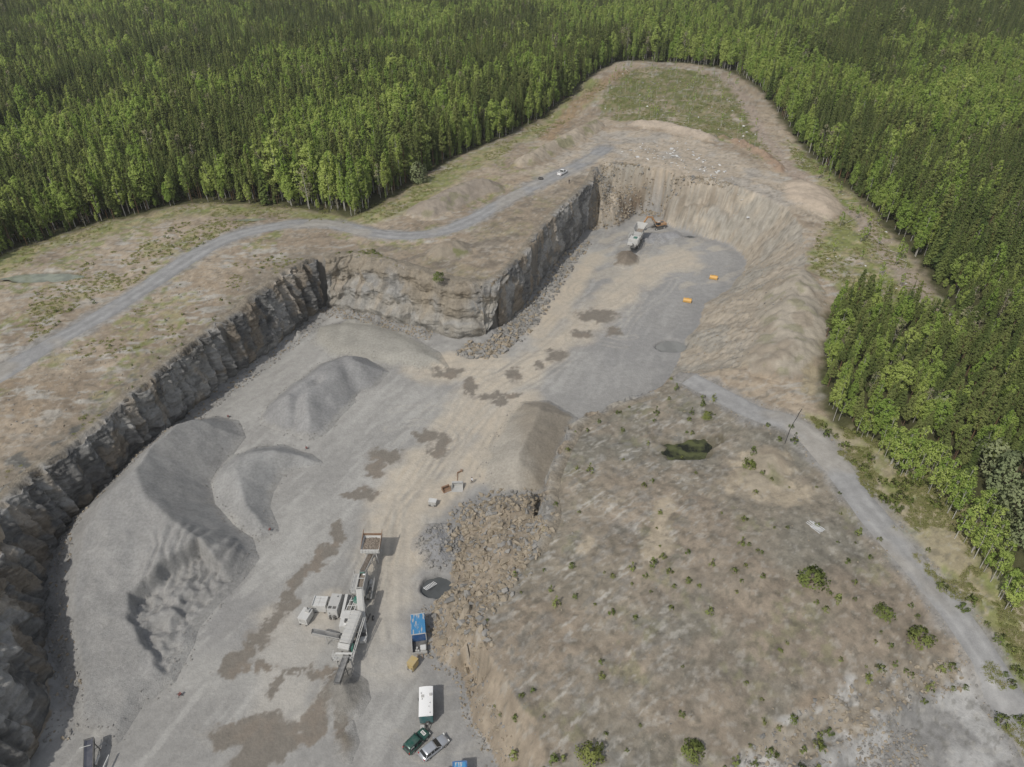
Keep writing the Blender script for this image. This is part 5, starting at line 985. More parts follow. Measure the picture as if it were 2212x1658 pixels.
def screening_plant():
    a = S(1414, 2428, 4.2); b = S(1364, 2545, 4.0); g = gs(b[0], b[1]); e = empty('screening_plant', (b[0], b[1], g)); tag(e, 'grey screening plant with a platform and side conveyors discharging onto a sand cone', 'screening plant')
    A = Vector((a[0]-b[0], a[1]-b[1], 4.6-g)); B = Vector((0, 0, 3.7-g)); d = (A-B).normalized(); r = Vector((d.y, -d.x, 0)).normalized(); u = r.cross(d); u = u if u.z > 0 else -u; w = .95
    m = MB(); m.loft([[p-r*w-u*.9, p+r*w-u*.9, p+r*w+u*.1, p+r*w*.6+u*.28, p-r*w*.6+u*.28, p-r*w+u*.1] for p in (B, A)]); m.build('screen_deck', 'dusty', e)
    m = MB(); n = 9
    for i in range(n): p = B+(A-B)*((i+.5)/n); m.beam(p-r*(w+.06)+u*.12, p+r*(w+.06)+u*.12, .05, .42)
    m.build('deck_ribs', 'dusty', e)
    m = MB(); m.loft([[B-d*.15-r*w*1.05-u*1.0, B-d*.15+r*w*1.05-u*1.0, B-d*.15+r*w*1.05+u*.3, B-d*.15-r*w*1.05+u*.3], [B-d*.9-r*w*.95-u*1.1, B-d*.9+r*w*.95-u*1.1, B-d*.9+r*w*.95-u*.2, B-d*.9-r*w*.95-u*.2]]); m.build('discharge_hood', 'dusty', e)
    for k in range(3): q = B-d*(.25+.28*k)+u*(.22-.16*k); MB().beam(q-r*w*1.1, q+r*w*1.1, .12, .10).build('cross_bar', 'white', e)
    MB().box(r.x*1.0-.1+.2, r.x*1.0+.4, -.7, .3, 1.8, 3.1).build('green_guard', 'green', e)
    pf = MB(); pf.box(-1.8, 1.7, -2.2, -.9, 2.0, 2.08); p_ = pf.build('platform', 'dusty', e); w_ = MB(); rails(w_, [(-1.8, -.9, 2.08), (-1.8, -2.2, 2.08), (1.7, -2.2, 2.08), (1.7, -.9, 2.08)]); w_.build('railing', 'white', p_)
    MB().beam((-1.4, -1.3, 2.6), (1.4, -1.3, 2.6), .3).build('hinge_beam', 'white', e)
    for sx in (-1.5, 1.5):
        for y in (-2.0, 2.5, 6.0): MB().beam((sx*.8+y*.2*(y > 0), y, 2.6), (sx*.8+y*.2*(y > 0), y, 0), .16).build('leg', 'dusty', e)
    m = MB()
    for sx in (-.9, .9): m.beam((sx-.3, -2.0, 1.2), (sx+1.9, 7.5, 1.2), .18, .32)
    m.build('chassis', 'dark', e); m = MB()
    for q in ((1.15, 1.2), (1.5, 2.6), (2.0, 4.2), (.9, .0)): m.cyl((q[0], q[1]-.3, 1.9), (q[0], q[1]+.3, 1.9), .34, 10)
    m.build('drive_motors', 'dark', e)
    w_ = MB(); w_.box(1.55, 1.75, -1.8, 4.6, 2.3, 2.4); w_.beam((1.3, -1.9, 2.4), (2.4, 4.8, 4.0), .12); w_.beam((1.6, -1.9, 2.4), (2.7, 4.8, 4.0), .12)
    for i in range(9): w_.beam((1.3+1.1*i/9, -1.9+6.7*i/9, 2.4+1.6*i/9), (1.6+1.1*i/9, -1.9+6.7*i/9, 2.4+1.6*i/9), .06)
    w_.build('stair', 'dusty', e)
    c = S(1366, 2450, 2.6); hx, hy = c[0]-b[0], c[1]-b[1]; hd = MB().box(hx-.75, hx+.75, hy-1.6, hy+1.6, .5, 2.6-g).build('engine_cabinet', 'white', e, .05); MB().box(hx+.1, hx+.5, hy-.9, hy-.3, 2.6-g, 3.0-g).build('exhaust', 'dark', hd); MB().box(hx+.05, hx+.6, hy-1.3, hy-1.1, 2.61-g, 2.7-g).build('bright_plate', 'roofwhite', hd)
    a2 = S(1374, 2590, 2.6); b2 = S(1334, 2705, 4.3); conveyor(e, (a2[0]-b[0], a2[1]-b[1], 2.6-g), (b2[0]-b[0], b2[1]-b[1], 4.3-g), .85, 'dark', 'belt', (.45,), True)
    a3 = S(1345, 2522, 1.3); b3 = S(1238, 2500, 3.3); conveyor(e, (a3[0]-b[0], a3[1]-b[1], 1.3-g), (b3[0]-b[0], b3[1]-b[1], 3.3-g), .8, 'dusty', 'belt', (.5,), True)
    for k in (3.2, 4.5):
        for sx in (-1, 1): t = MB().cyl((.9+sx*1.0, k, .48), (.9+sx*1.25, k, .48), .48, 16).build('wheel', 'tyre', e); MB().cyl((.9+sx*1.24, k, .48), (.9+sx*1.27, k, .48), .24, 10).build('rim', 'dusty', t)
screening_plant()
# --- generator cabins beside the plant
def cabin(us, vs, L, W, H, rz, name, label, kind):
    x, y, z = spot(us, vs); e = empty(name, (x, y, z-.02), rz); tag(e, label, 'generator', 'generator cabins beside the crushing plant')
    b = MB().box(-W/2, W/2, -L/2, L/2, .18, H).build('body', 'white', e, .04); m = MB()
    for sx in (-.35, .35): m.box(sx*W-.1, sx*W+.1, -L/2-.15, L/2+.15, 0, .2)
    m.build('skid', 'dark', e)
    MB().box(-W/2-.04, W/2+.04, -L/2-.04, L/2+.04, H, H+.06).build('roof', 'white' if kind != 1 else 'dusty', e, .015)
    if kind == 0:
        m = MB()
        for q in ((-.6, -.3), (-.6, .5)): m.beam((q[0]*W*.6, q[1], H+.09), (W*.45, q[1], H+.09), .05)
        m.beam((-.1, -L*.4, H+.09), (-.1, L*.4, H+.09), .05); m.build('roof_frame', 'dusty', e); 
        for sx in (-1, 1): MB().box(sx*W/2-.06, sx*W/2+.06, -L/2, L/2, H+.06, H+.3).build('roof_rail', 'white', e)
        MB().box(W/2+.005, W/2+.03, -.3, .3, .9, 1.4).build('vent', 'dark', b)
    if kind == 1:
        for sx in (-.45, .35): MB().box(sx-.3, sx+.3, -L/2+.3, -L/2+.8, H+.06, H+.10).build('roof_vent', 'dark', b)
        for sx in (-.4, .3): MB().cyl((sx, -L/2-.25, .3), (sx, -L/2-.25, 1.1), .24, 12).build('drum', 'dark', e)
        MB().cyl((0, -L/2-.35, .3), (0, -L/2-.35, 1.3), .09, 8).build('pipe', 'white', e); MB().box(.3, .42, L*.3, L*.36, H+.06, H+.2).build('cap', 'dark', b)
    if kind == 2:
        MB().box(-.1, .6, L*.12, L*.45, H+.06, H+.45).build('air_box', 'dusty', e); MB().cyl((.25, L*.3, H+.4), (.25, L*.3, H+1.0), .09, 8).build('exhaust', 'dark', e)
        MB().box(-.6, .55, -L/2-.03, -L/2-.005, .6, 1.5).build('louvre', 'dusty', b)
    MB().box(-W*.35, -W*.2, -L/2-.03, -L/2-.005, H*.6, H*.68).build('lock', 'dark', b)
    for sy in (-.25, .25): MB().box(-W/2-.02, -W/2-.004, sy*L-.5, sy*L+.5, .35, H-.25).build('door', 'dusty', b)
cabin(1275, 2408, 2.1, 2.4, 1.9, -.06, 'generator_cabin', 'low white generator cabin with a framed roof beside the crushing plant', 0)
cabin(1332, 2418, 3.5, 1.8, 2.4, -.08, 'generator_cabin', 'tall grey white generator cabin with dark drums at its end', 1)
cabin(1215, 2455, 2.3, 1.7, 1.7, -.28, 'generator_cabin', 'small white generator cabin with an exhaust box on its roof', 2)
# --- barrack trailer
def quad_place(c, z):                          # world centre, heading and sizes from four roof corners: far left, far right, near right, near left
    p = [Vector(S(u, v, z)) for u, v in c]; ctr = sum(p, Vector())/4; ax = ((p[0]+p[1])-(p[2]+p[3]))/2; L = ax.length; W = ((p[1]-p[0]).length+(p[2]-p[3]).length)/2
    return ctr, math.atan2(ax.y, ax.x)-math.pi/2, L, W
def trailer():
    c, rz, L, W = quad_place([(1661.4, 2721), (1713, 2720), (1713, 2834), (1659.5, 2836)], 2.95); g = gs(c.x, c.y); e = empty('barrack_trailer', (c.x, c.y, g), rz); tag(e, 'white roofed barrack trailer with teal end walls parked on grey gravel', 'trailer'); H = 2.9-g
    b = MB().box(-W/2, W/2, -L/2, L/2, .75, H-.05).build('body', 'teal', e, .03); m = MB(); n = 10; rg = []
    for y in (-L/2-.06, L/2+.06):
        top = [((-1+2*k/n)*(W/2+.06), y, H-.05+.13*(1-(-1+2*k/n)**2)) for k in range(n+1)]; rg.append(top+[(W/2+.06, y, H-.12), (-W/2-.06, y, H-.12)])
    rf = m.loft(rg).build('roof', 'roofwhite', e)
    for q in ((-.25, .8, .22), (.35, 1.0, .2)): MB().box(q[0]*W-q[2], q[0]*W+q[2], q[1]-q[2], q[1]+q[2], H+.02, H+.16).build('roof_hatch', 'dusty', rf)
    for q in ((.3, -.4), (.22, -1.0), (.3, -2.0), (-.28, .3), (-.36, 1.3)): MB().cyl((q[0]*W, q[1], H), (q[0]*W, q[1], H+.22), .06, 8).build('roof_vent', 'dusty' if q[1] < 0 else 'dark', rf)
    for k in (-1.5, .3, 2.0): MB().box(W/2+.004, W/2+.03, k-.45, k+.45, 1.6, 2.3).build('window', 'glass', b)
    MB().box(-W/2-.03, -W/2-.004, -.4, .45, .85, 2.5).build('door', 'roofwhite', b); MB().cyl((-W/2-.25, L*.28, .9), (-W/2-.25, L*.28, 1.5), .12, 8).build('gas_bottle', 'dark', e)
    m = MB(); m.box(-W/2+.2, W/2-.2, -L/2, L/2, .55, .72); m.build('chassis', 'dark', e)
    for y in (-L*.28, L*.28):
        for sx in (-1, 1): t = MB().cyl((sx*(W/2-.35), y, .38), (sx*(W/2-.12), y, .38), .38, 16).build('wheel', 'tyre', e); MB().cyl((sx*(W/2-.125), y, .38), (sx*(W/2-.10), y, .38), .2, 10).build('rim', 'dusty', t)
    m = MB(); m.beam((-.45, -L/2, .6), (0, -L/2-1.1, .55), .1); m.beam((.45, -L/2, .6), (0, -L/2-1.1, .55), .1); m.cyl((0, -L/2-1.1, .5), (0, -L/2-1.1, .62), .12, 10); m.build('drawbar', 'dark', e)
    MB().box(-W/2+.0, -W/2+.75, -L/2-.75, -L/2-.1, .0, .5).build('step_box', 'dusty', e); t = MB().cyl((.15, -L/2-.32, 1.05), (.15, -L/2-.1, 1.05), .35, 16).build('spare_wheel', 'tyre', e); MB().cyl((.15, -L/2-.34, 1.05), (.15, -L/2-.30, 1.05), .18, 10).build('rim', 'dusty', t)
trailer()
# --- blue containers
def container():
    c, rz, L, W = quad_place([(1623.6, 2434), (1681.5, 2428.5), (1686.5, 2508), (1628.5, 2514.5)], 2.75); g = gs(c.x, c.y); e = empty('shipping_container', (c.x, c.y, g), rz); tag(e, 'worn blue container with bare metal patches on its roof and an open front platform', 'container'); H = 2.7-g; W -= .08
    m = MB(); n = int(W/.11)
    m.box(-W/2, W/2, -L/2, L/2, .18, H-.06); b = m.build('body', 'bluedeep', e)
    m = MB()
    for k in range(n): x = -W/2+W*(k+.25)/n; m.box(x, x+W/n*.55, -L/2-.02, L/2+.02, H-.06, H)
    m.box(-W/2, W/2, -L/2, L/2, H-.08, H-.04); m.build('roof', 'blue', e)
    m = MB()
    for k in range(n): x = -W/2+W*(k+.25)/n; m.box(x, x+W/n*.5, -L/2-.06, -L/2, .4, H-.1)
    m.build('end_wall', 'bluedeep', e); m = MB(); k_ = int(L/.28)
    for k in range(k_):
        y = -L/2+L*(k+.25)/k_
        for sx in (-1, 1): m.box(sx*W/2-.03, sx*W/2+.03, y, y+.14, .35, H-.12)
    m.build('side_wall', 'bluedeep', e); fr_ = MB()
    for sx in (-1, 1):
        for y in (-L/2, L/2): fr_.box(sx*W/2-.07, sx*W/2+.07, y-.07, y+.07, 0, H+.02)
    for y in (-L/2, L/2): fr_.box(-W/2, W/2, y-.06, y+.06, H-.1, H+.02); fr_.box(-W/2, W/2, y-.06, y+.06, .02, .2)
    fr_.build('corner_frame', 'dusty', e); y1 = -L/2-2.4
    MB().box(-W/2, W/2, y1, -L/2-.07, .45, .6).build('platform', 'dark', e); MB().box(-W/2-.08, -W/2, y1, -L/2-.07, .45, 1.6).build('side_board', 'dusty', e)
    MB().box(-W/2, W/2, y1-.08, y1, .4, 1.0).build('tail_board', 'dusty', e); MB().box(.1, W/2-.12, y1+.15, y1+1.1, .6, 1.3).build('tank', 'white', e, .06); m = MB()
    for q in ((-.6, .4), (-.25, .3), (-.45, .9)): m.cyl((q[0], y1+q[1], .6), (q[0], y1+q[1], .95), .18, 10)
    m.build('canisters', 'dusty', e); m = MB()
    for sx in (-.35, .25): m.beam((sx, y1, .5), (sx*1.5, y1-.8, .15), .1)
    m.build('ramp_rails', 'rust', e)
    for sx in (-1, 1): t = MB().cyl((sx*(W/2-.3), y1+1.2, .3), (sx*(W/2-.05), y1+1.2, .3), .3, 14).build('wheel', 'tyre', e)
    x, y, z = spot(1650, 2580); o = MB().loft([[(-.7, -.3, 0), (-.2, -.5, .05), (.5, -.3, .0), (.6, .2, 0), (0, .4, 0), (-.6, .2, 0)], [(-.6, -.2, .25), (-.2, -.35, .35), (.45, -.2, .4), (.5, .15, .3), (0, .25, .2), (-.5, .1, .2)]]).build('tarpaulin', 'dusty'); o.location = (x, y, z-.02); tag(o, 'crumpled grey sheet lying before the platform of the blue container', 'sheet')
container()
def blue_box():
    c, rz, L, W = quad_place([(1795, 3014), (1847, 3018), (1849, 3130), (1794, 3130)], 2.6); g = gs(c.x, c.y); e = empty('shipping_container', (c.x, c.y, g), rz); tag(e, 'bright blue container with an open white door, south of the silver car', 'container'); H = 2.6-g
    b = MB().box(-W/2, W/2, -L/2, L/2, .1, H-.05).build('body', 'bluedeep', e); MB().box(-W/2+.12, W/2-.12, -L/2+.1, L/2-.12, H-.06, H-.01).build('roof', 'blue', e); m = MB()
    for sx in (-1, 1): m.box(sx*W/2-.1, sx*W/2+.1, -L/2, L/2, H-.1, H+.03)
    m.box(-W/2+.1, W/2-.1, L/2-.1, L/2+.04, H-.1, H+.025); m.build('roof_frame', 'bluedeep', e)
    p = Vector(S(1748, 3030, 2.3)); r = MB().box(-1.0, 1.0, -.03, .03, .15, 2.4).build('door', 'roofwhite', e); r.location = (-W/2-1.0, L/2-1.2, 0); r.rotation_euler = (0, 0, -.35)
    for k in range(8): MB().box(W/2+.003, W/2+.04, -L/2+.3+k*L/8, -L/2+.6+k*L/8, .3, H-.2).build('side_rib', 'bluedeep', b)
blue_box()
def ochre_box():
    x, y, z = spot(1637, 2642); e = empty('fuel_box', (x, y, z), -.5); tag(e, 'ochre yellow steel fuel box standing on skids near the blue container', 'box')
    b = MB().box(-.62, .62, -.8, .8, .12, 1.75).build('body', 'ochre', e, .04); MB().box(-.66, .66, -.84, .84, 1.75, 1.82).build('lid', 'ochre', e, .02)
    for sx in (-.42, .36): h = MB(); h.cyl((sx, -.84, .35), (sx, -.84, .95), .05, 8); h.cyl((sx, -.80, .95), (sx, -.84, .95), .05, 8); h.build('hose', 'dark', b)
    for sx in (-.45, .45): MB().box(sx-.08, sx+.08, -.95, .95, 0, .14).build('skid', 'dark', e)
    MB().box(-.4, .4, -.87, -.81, .2, .32).build('lower_bar', 'dusty', e)
ochre_box()
# --- cars
def car(name, loc, rz, label, paint, L, W, H, st, cab, clad, plates=False, pickup=False):
    e = empty(name, loc, rz); tag(e, label, 'car' if not pickup else 'pickup')
    # body: stations along x with half width, sill, waist height
    def ring(x, w, zb, zt, r=.10): return [(x, -w+r, zb), (x, w-r, zb), (x, w, zb+r), (x, w, zt-r*1.2), (x, w-r*1.6, zt), (x, -w+r*1.6, zt), (x, -w, zt-r*1.2), (x, -w, zb+r)]
    m = MB(); m.loft([ring(x*L, w*W, zb, zt) for x, w, zb, zt in st]); b = m.build('body', paint, e, 0, True); b.data.polygons.foreach_set('use_smooth', np.ones(len(b.data.polygons), bool))
    x0, x1, x2, x3, zw, zr = cab; wt_, wr_ = W*.47, W*.385
    gl = MB(); gl.hexa([(x0*L, -wt_, zw), (x3*L, -wt_, zw), (x3*L, wt_, zw), (x0*L, wt_, zw), (x1*L, -wr_, zr), (x2*L, -wr_, zr), (x2*L, wr_, zr), (x1*L, wr_, zr)]); gl.build('windows', 'glass', e)
    m = MB(); m.loft([[(x, -w, z), (x, w, z), (x, w*.9, z+.06), (x, -w*.9, z+.06)] for x, w, z in ((x1*L-.06, wr_+.02, zr-.01), (x1*L+.25, wr_+.03, zr+.015), (x2*L-.3, wr_+.03, zr+.02), (x2*L+.05, wr_+.02, zr-.01))]); m.build('roof', paint, e, 0, True)
    m = MB()
    for sy in (-1, 1):
        for a, bb in (((x0*L, wt_), (x1*L, wr_)), ((x3*L, wt_), (x2*L, wr_))): m.beam((a[0], sy*a[1], zw-.03), (bb[0], sy*bb[1], zr), .09, .06)
        for f in ((.45,) if pickup else (.38, .70)): xa = x1+(x2-x1)*f; m.beam((xa*L, sy*wt_*1.005, zw-.03), (xa*L, sy*wr_*1.005, zr), .10, .05)
    m.build('pillars', paint, e)
    for x in (st[0][0]*L+.17*L, st[-1][0]*L-.185*L):
        for sy in (-1, 1): t = MB().cyl((x, sy*(W/2-.20), .33), (x, sy*(W/2+.015), .33), .335, 18).build('wheel', 'tyre', e); MB().cyl((x, sy*(W/2+.012), .33), (x, sy*(W/2+.03), .33), .21, 12).build('rim', 'rim', t)
    xa, xb = st[0][0]*L, st[-1][0]*L
    MB().box(xb-.12, xb+.05, -W*.42, W*.42, .32, .58).build('front_bumper', clad, e, .04); MB().box(xa-.06, xa+.12, -W*.45, W*.45, .34, .62).build('rear_bumper', clad, e, .04)
    for sy in (-1, 1): MB().box(xb-.16, xb-.02, sy*W*.36-.17, sy*W*.36+.17, .64, .78).build('headlight', 'lamp', e); MB().box(xa+.0, xa+.12, sy*W*.41-.09, sy*W*.41+.09, .68, .95).build('tail_light', 'redlamp', e); MB().box(x3*L-.35, x3*L-.15, sy*(W/2+.10)-.09, sy*(W/2+.10)+.09, zw-.02, zw+.13).build('mirror', clad, e)
    if clad == 'plastic':
        for sy in (-1, 1): MB().box(xa+.3, xb-.3, sy*W/2-.02, sy*W/2+.03, .3, .48).build('side_cladding', 'plastic', e); MB().beam((x1*L+.1, sy*wr_*.85, zr+.10), (x2*L-.2, sy*wr_*.85, zr+.10), .04).build('roof_rail', 'plastic', e)
    if plates:
        def sign(name, pts): 
            p = MB().poly(pts).build(name, 'plate', e); a, bq, c_, d = [Vector(v) for v in pts]; nrm = (bq-a).cross(d-a).normalized()*.006
            if nrm.z < 0 and abs(nrm.z) > .002: nrm = -nrm
            for k in range(3):                  # dark printed characters
                s0, s1 = .12+.27*k, .12+.27*k+.20
                def q(s, t): return (a.lerp(bq, s)).lerp(d.lerp(c_, s), t)+nrm
                mm = MB()
                for (u0, u1, v0, v1) in ((s0, s1, .2, .32), (s0, s1, .68, .8), (s0, s0+.06, .2, .8), (s1-.06, s1, .2, .8)): mm.poly([q(u0, v0), q(u1, v0), q(u1, v1), q(u0, v1)])
                mm.build('character', 'ink', p)
        zt = st[-3][3]+.012; sign('hood_sign', [(xb-1.02, .42, zt+.02), (xb-1.02, -.42, zt+.02), (xb-.52, -.42, zt-.005), (xb-.52, .42, zt-.005)])
        sy = -1; sign('window_sign', [(x0*L+.22, sy*(wt_-.035), zw+.02), (x0*L+1.02, sy*(wt_-.02), zw+.02), (x0*L+1.02, sy*(wr_+.035), zr-.06), (x0*L+.38, sy*(wr_+.035), zr-.06)])
        MB().box(x3*L-.45, x3*L-.30, -.12, .12, zw+.30, zw+.305).build('dash_paper', 'plate', e)
    if pickup:
        m = MB(); zb = st[1][3]; xs = x0*L-.08; m.box(xa+.12, xs, -W*.40, W*.40, zb-.02, zb+.012); m.build('cargo_bed', 'dusty', e); m = MB(); m.box(xa+.05, xs, -W*.48, -W*.42, zb-.1, zb+.12); m.box(xa+.05, xs, W*.42, W*.48, zb-.1, zb+.12); m.box(xa+.02, xa+.09, -W*.46, W*.46, zb-.45, zb+.12); m.build('bed_sides', paint, e)
    return e
def car_at(ra, fa):
    a, b = spot(*ra), spot(*fa); c = ((a[0]+b[0])/2, (a[1]+b[1])/2); return (c[0], c[1], surf(*c)), frame2(a, b), math.hypot(b[0]-a[0], b[1]-a[1])
l, rz_, d_ = car_at((1619, 2976), (1684, 2911)); car('parked_car', l, rz_, 'dark green four wheel drive car with white number signs parked beside the silver car', 'cargreen', 4.3, 1.78, 1.7, [(-.5, .42, .42, .80), (-.47, .49, .34, .96), (-.2, .5, .32, 1.0), (.14, .5, .32, 1.0), (.33, .49, .33, .98), (.46, .46, .35, .90), (.5, .38, .42, .74)], (-.475, -.43, .05, .16, .97, 1.62), 'plastic', True)
l, rz_, d_ = car_at((1682, 2999), (1758, 2938)); car('parked_car', l, rz_, 'silver estate car parked beside the dark green four wheel drive car', 'silver', 4.75, 1.8, 1.48, [(-.5, .40, .40, .70), (-.475, .49, .30, .92), (-.2, .5, .28, .95), (.12, .5, .28, .95), (.30, .49, .29, .90), (.44, .46, .31, .80), (.5, .36, .38, .64)], (-.44, -.36, .03, .20, .93, 1.42), 'silver')
l, rz_, d_ = car_at((2212, 700), (2243, 682)); car('pickup_truck', l, rz_, 'white pickup truck parked on the gravel road above the far pit wall', 'carwhite', 5.2, 1.85, 1.75, [(-.5, .44, .48, 1.0), (-.47, .49, .40, 1.08), (-.12, .5, .36, 1.08), (.14, .5, .36, 1.06), (.30, .49, .36, 1.04), (.46, .46, .38, .96), (.5, .38, .46, .78)], (-.12, -.09, .10, .22, 1.04, 1.72), 'carwhite', False, True)
# --- yellow tanks on the upper floor
for (u, v, rz_, lb) in ((2826, 1106, -.42, 'yellow orange steel tank lying beside darker tyre marks, farther from the water pool'), (2722, 1197, -.38, 'yellow orange steel tank standing on grey gravel, closer to the water pool')):
    x, y, z = spot(u, v); e = empty('steel_tank', (x, y, z), rz_); tag(e, lb, 'tank', 'yellow steel tanks on the upper pit floor')
    L = 2.5; pr_ = [(-.62, .12), (.62, .12), (.68, .75), (.36, 1.22), (-.36, 1.22), (-.68, .75)]; MB().loft([[(xx, a, b) for a, b in pr_] for xx in (-L/2, L/2)]).build('shell', 'yellow', e, .03)
    m = MB(); 
    for k in (-.9, 0, .9): m.loft([[(xx, a*1.03, b+.01) for a, b in pr_] for xx in (k-.05, k+.05)])
    m.build('ribs', 'yellow', e); MB().cyl((.2, 0, 1.2), (.2, 0, 1.36), .24, 12).build('hatch', 'yellow', e); MB().cyl((-.7, 0, 1.2), (-.7, 0, 1.32), .10, 8).build('filler_cap', 'dark', e)
    for sy in (-.5, .5): MB().box(-L/2-.1, L/2+.1, sy-.08, sy+.08, 0, .14).build('skid', 'dark', e)
# --- tracked jaw crusher with its excavator
def tracked_crusher():
    a, b = spot(2488, 1000), spot(2548, 926); g = surf((a[0]+b[0])/2, (a[1]+b[1])/2); c = ((a[0]+b[0])/2, (a[1]+b[1])/2); rz = frame2(a, b); e = empty('jaw_crusher', (c[0], c[1], g-.05), rz); e.scale = (1.42,)*3; tag(e, 'pale grey tracked jaw crusher dropping rock onto a small brown heap', 'crusher')
    for sy in (-1, 1):
        m = MB(); n = 10; pr2 = [(-2.1+.45*math.cos(math.pi/2+math.pi*k/n), .45+.45*math.sin(math.pi/2+math.pi*k/n)) for k in range(n+1)]+[(2.1+.45*math.cos(-math.pi/2+math.pi*k/n), .45+.45*math.sin(-math.pi/2+math.pi*k/n)) for k in range(n+1)]
        t = m.loft([[(x, y, z) for x, z in pr2] for y in (sy*.95-.22, sy*.95+.22)]).build('track', 'dark', e)
        for x in (-2.1, 2.1): MB().cyl((x, sy*1.18, .45), (x, sy*1.2, .45), .3, 12).build('track_wheel', 'dusty', t)
    MB().box(-4.2, 4.0, -.75, .75, .9, 1.3).build('chassis', 'dusty', e, .04); MB().box(-.9, 1.3, -.95, .95, 1.3, 3.0, .1, .05).build('jaw_housing', 'dusty', e, .06)
    for sy in (-1, 1): f = MB().cyl((.2, sy*1.0, 2.3), (.2, sy*1.2, 2.3), .75, 18).build('flywheel', 'dusty', e); MB().cyl((.2, sy*1.2, 2.3), (.2, sy*1.26, 2.3), .2, 10).build('hub', 'dark', f)
    eb = MB().box(-3.6, -1.1, -1.2, 1.2, 1.35, 2.9).build('engine_house', 'white', e, .06); MB().box(-2.9, -1.8, -.7, .2, 2.9, 3.0).build('grille', 'green', eb); MB().cyl((-1.4, .7, 2.9), (-1.4, .7, 3.6), .09, 8).build('exhaust', 'dark', eb); m = MB(); rails(m, [(-3.6, -1.3, 2.9), (-1.1, -1.3, 2.9)], .9); rails(m, [(-3.6, 1.3, 2.9), (-1.1, 1.3, 2.9)], .9); m.build('railing', 'white', eb)
    m = MB(); c0 = [(1.5, -.7, 2.3), (4.2, -.8, 2.3), (4.2, .8, 2.3), (1.5, .7, 2.3)]; c1 = [(1.3, -1.25, 3.9), (5.0, -1.35, 4.0), (5.0, 1.35, 4.0), (1.3, 1.25, 3.9)]
    for k in range(4):
        if k == 3: continue
        p, q, r_2, s_2 = c0[k], c0[(k+1) % 4], c1[(k+1) % 4], c1[k]; m.hexa([p, q, r_2, s_2]+[(v[0]+.03, v[1]*1.05, v[2]+.03) for v in (p, q, r_2, s_2)])
    h = m.build('feed_hopper', 'dusty', e); MB().box(1.4, 4.2, -.75, .75, 2.2, 2.6).build('rock_bed', 'rock_fill', h)
    for sy in (-1, 1): MB().beam((1.6, sy*1.0, 3.0), (1.4, sy*1.0, 1.2), .2).build('hopper_prop', 'white', e); MB().beam((3.6, sy*1.0, 3.0), (3.0, sy*.7, 1.2), .2).build('hopper_prop', 'white', e)
    conveyor(e, (-2.6, 0, 1.0), (-6.3, 0, 3.0), .9, 'dusty', 'belt', False, True); MB().box(-6.7, -6.1, -.6, .6, 2.7, 3.3).build('head_hood', 'white', e); MB().box(-4.6, -3.9, -1.0, -.3, 1.5, 2.1).build('magnet', 'dusty', e)
tracked_crusher()
def excavator():
    x, y, z = spot(2606, 905); e = empty('excavator', (x, y, z-.05), math.radians(205)); tag(e, 'orange tracked excavator digging the rock face and feeding the jaw crusher', 'excavator')
    for sy in (-1, 1):
        n = 10; pr2 = [(-1.7+.45*math.cos(math.pi/2+math.pi*k/n), .45+.45*math.sin(math.pi/2+math.pi*k/n)) for k in range(n+1)]+[(1.7+.45*math.cos(-math.pi/2+math.pi*k/n), .45+.45*math.sin(-math.pi/2+math.pi*k/n)) for k in range(n+1)]
        t = MB().loft([[(a, b, c) for a, c in pr2] for b in (sy*1.2-.3, sy*1.2+.3)]).build('track', 'dark', e)
        for a in (-1.7, 1.7): MB().cyl((a, sy*1.52, .45), (a, sy*1.55, .45), .32, 12).build('track_wheel', 'dusty', t)
    MB().cyl((0, 0, .7), (0, 0, 1.15), .8, 16).build('turntable', 'dark', e); MB().box(-2.3, 1.2, -1.35, 1.35, 1.15, 1.5).build('deck', 'dark', e)
    h = MB().box(-2.3, -.2, -1.35, 1.35, 1.5, 2.35).build('engine_hood', 'orange', e, .08); MB().box(-2.1, -.6, -.8, .8, 2.35, 2.42).build('grille', 'dark', h); MB().box(-2.9, -2.3, -1.3, 1.3, 1.15, 2.2).build('counterweight', 'orange', e, .1)
    cb = MB().box(-.15, 1.45, .3, 1.32, 1.5, 3.05, .1, .05).build('cab', 'orange', e, .05); MB().box(.0, 1.46, .27, 1.35, 1.95, 2.85, .09, .02).build('cab_glass', 'glass', cb); MB().box(.0, 1.2, .4, 1.22, 3.05, 3.10).build('cab_roof', 'dusty', cb)
    p0, p1, p2, p3 = (.9, -.35, 1.7), (3.1, -.35, 4.9), (5.3, -.35, 5.2), (6.7, -.35, 3.0); bm_ = MB(); bm_.beam(p0, p1, .5, .65); bm_.beam(p1, p2, .45, .6); bm_.build('boom', 'orange', e); MB().beam((4.9, -.35, 5.5), p3, .38, .5).build('stick', 'orange', e)
    cy = MB(); cy.cyl((1.3, -.75, 1.7), (2.7, -.75, 3.6), .12, 8); cy.cyl((1.3, .05, 1.7), (2.7, .05, 3.6), .12, 8); cy.cyl((3.0, -.35, 5.3), (5.0, -.35, 5.7), .11, 8); cy.build('cylinders', 'dusty', e)
    m = MB(); bk = [(6.5, 3.1), (7.2, 3.0), (7.3, 2.2), (6.9, 1.7), (6.3, 1.8), (6.1, 2.2), (6.35, 2.3), (6.8, 2.1), (6.95, 2.5)]; m.loft([[(a, b, c) for a, c in bk] for b in (-1.05, .35)]); bu = m.build('bucket', 'dusty', e)
    for k in range(4): MB().box(6.0, 6.2, -1.0+k*.4, -.86+k*.4, 2.1, 2.2).build('tooth', 'dark', bu)
excavator()
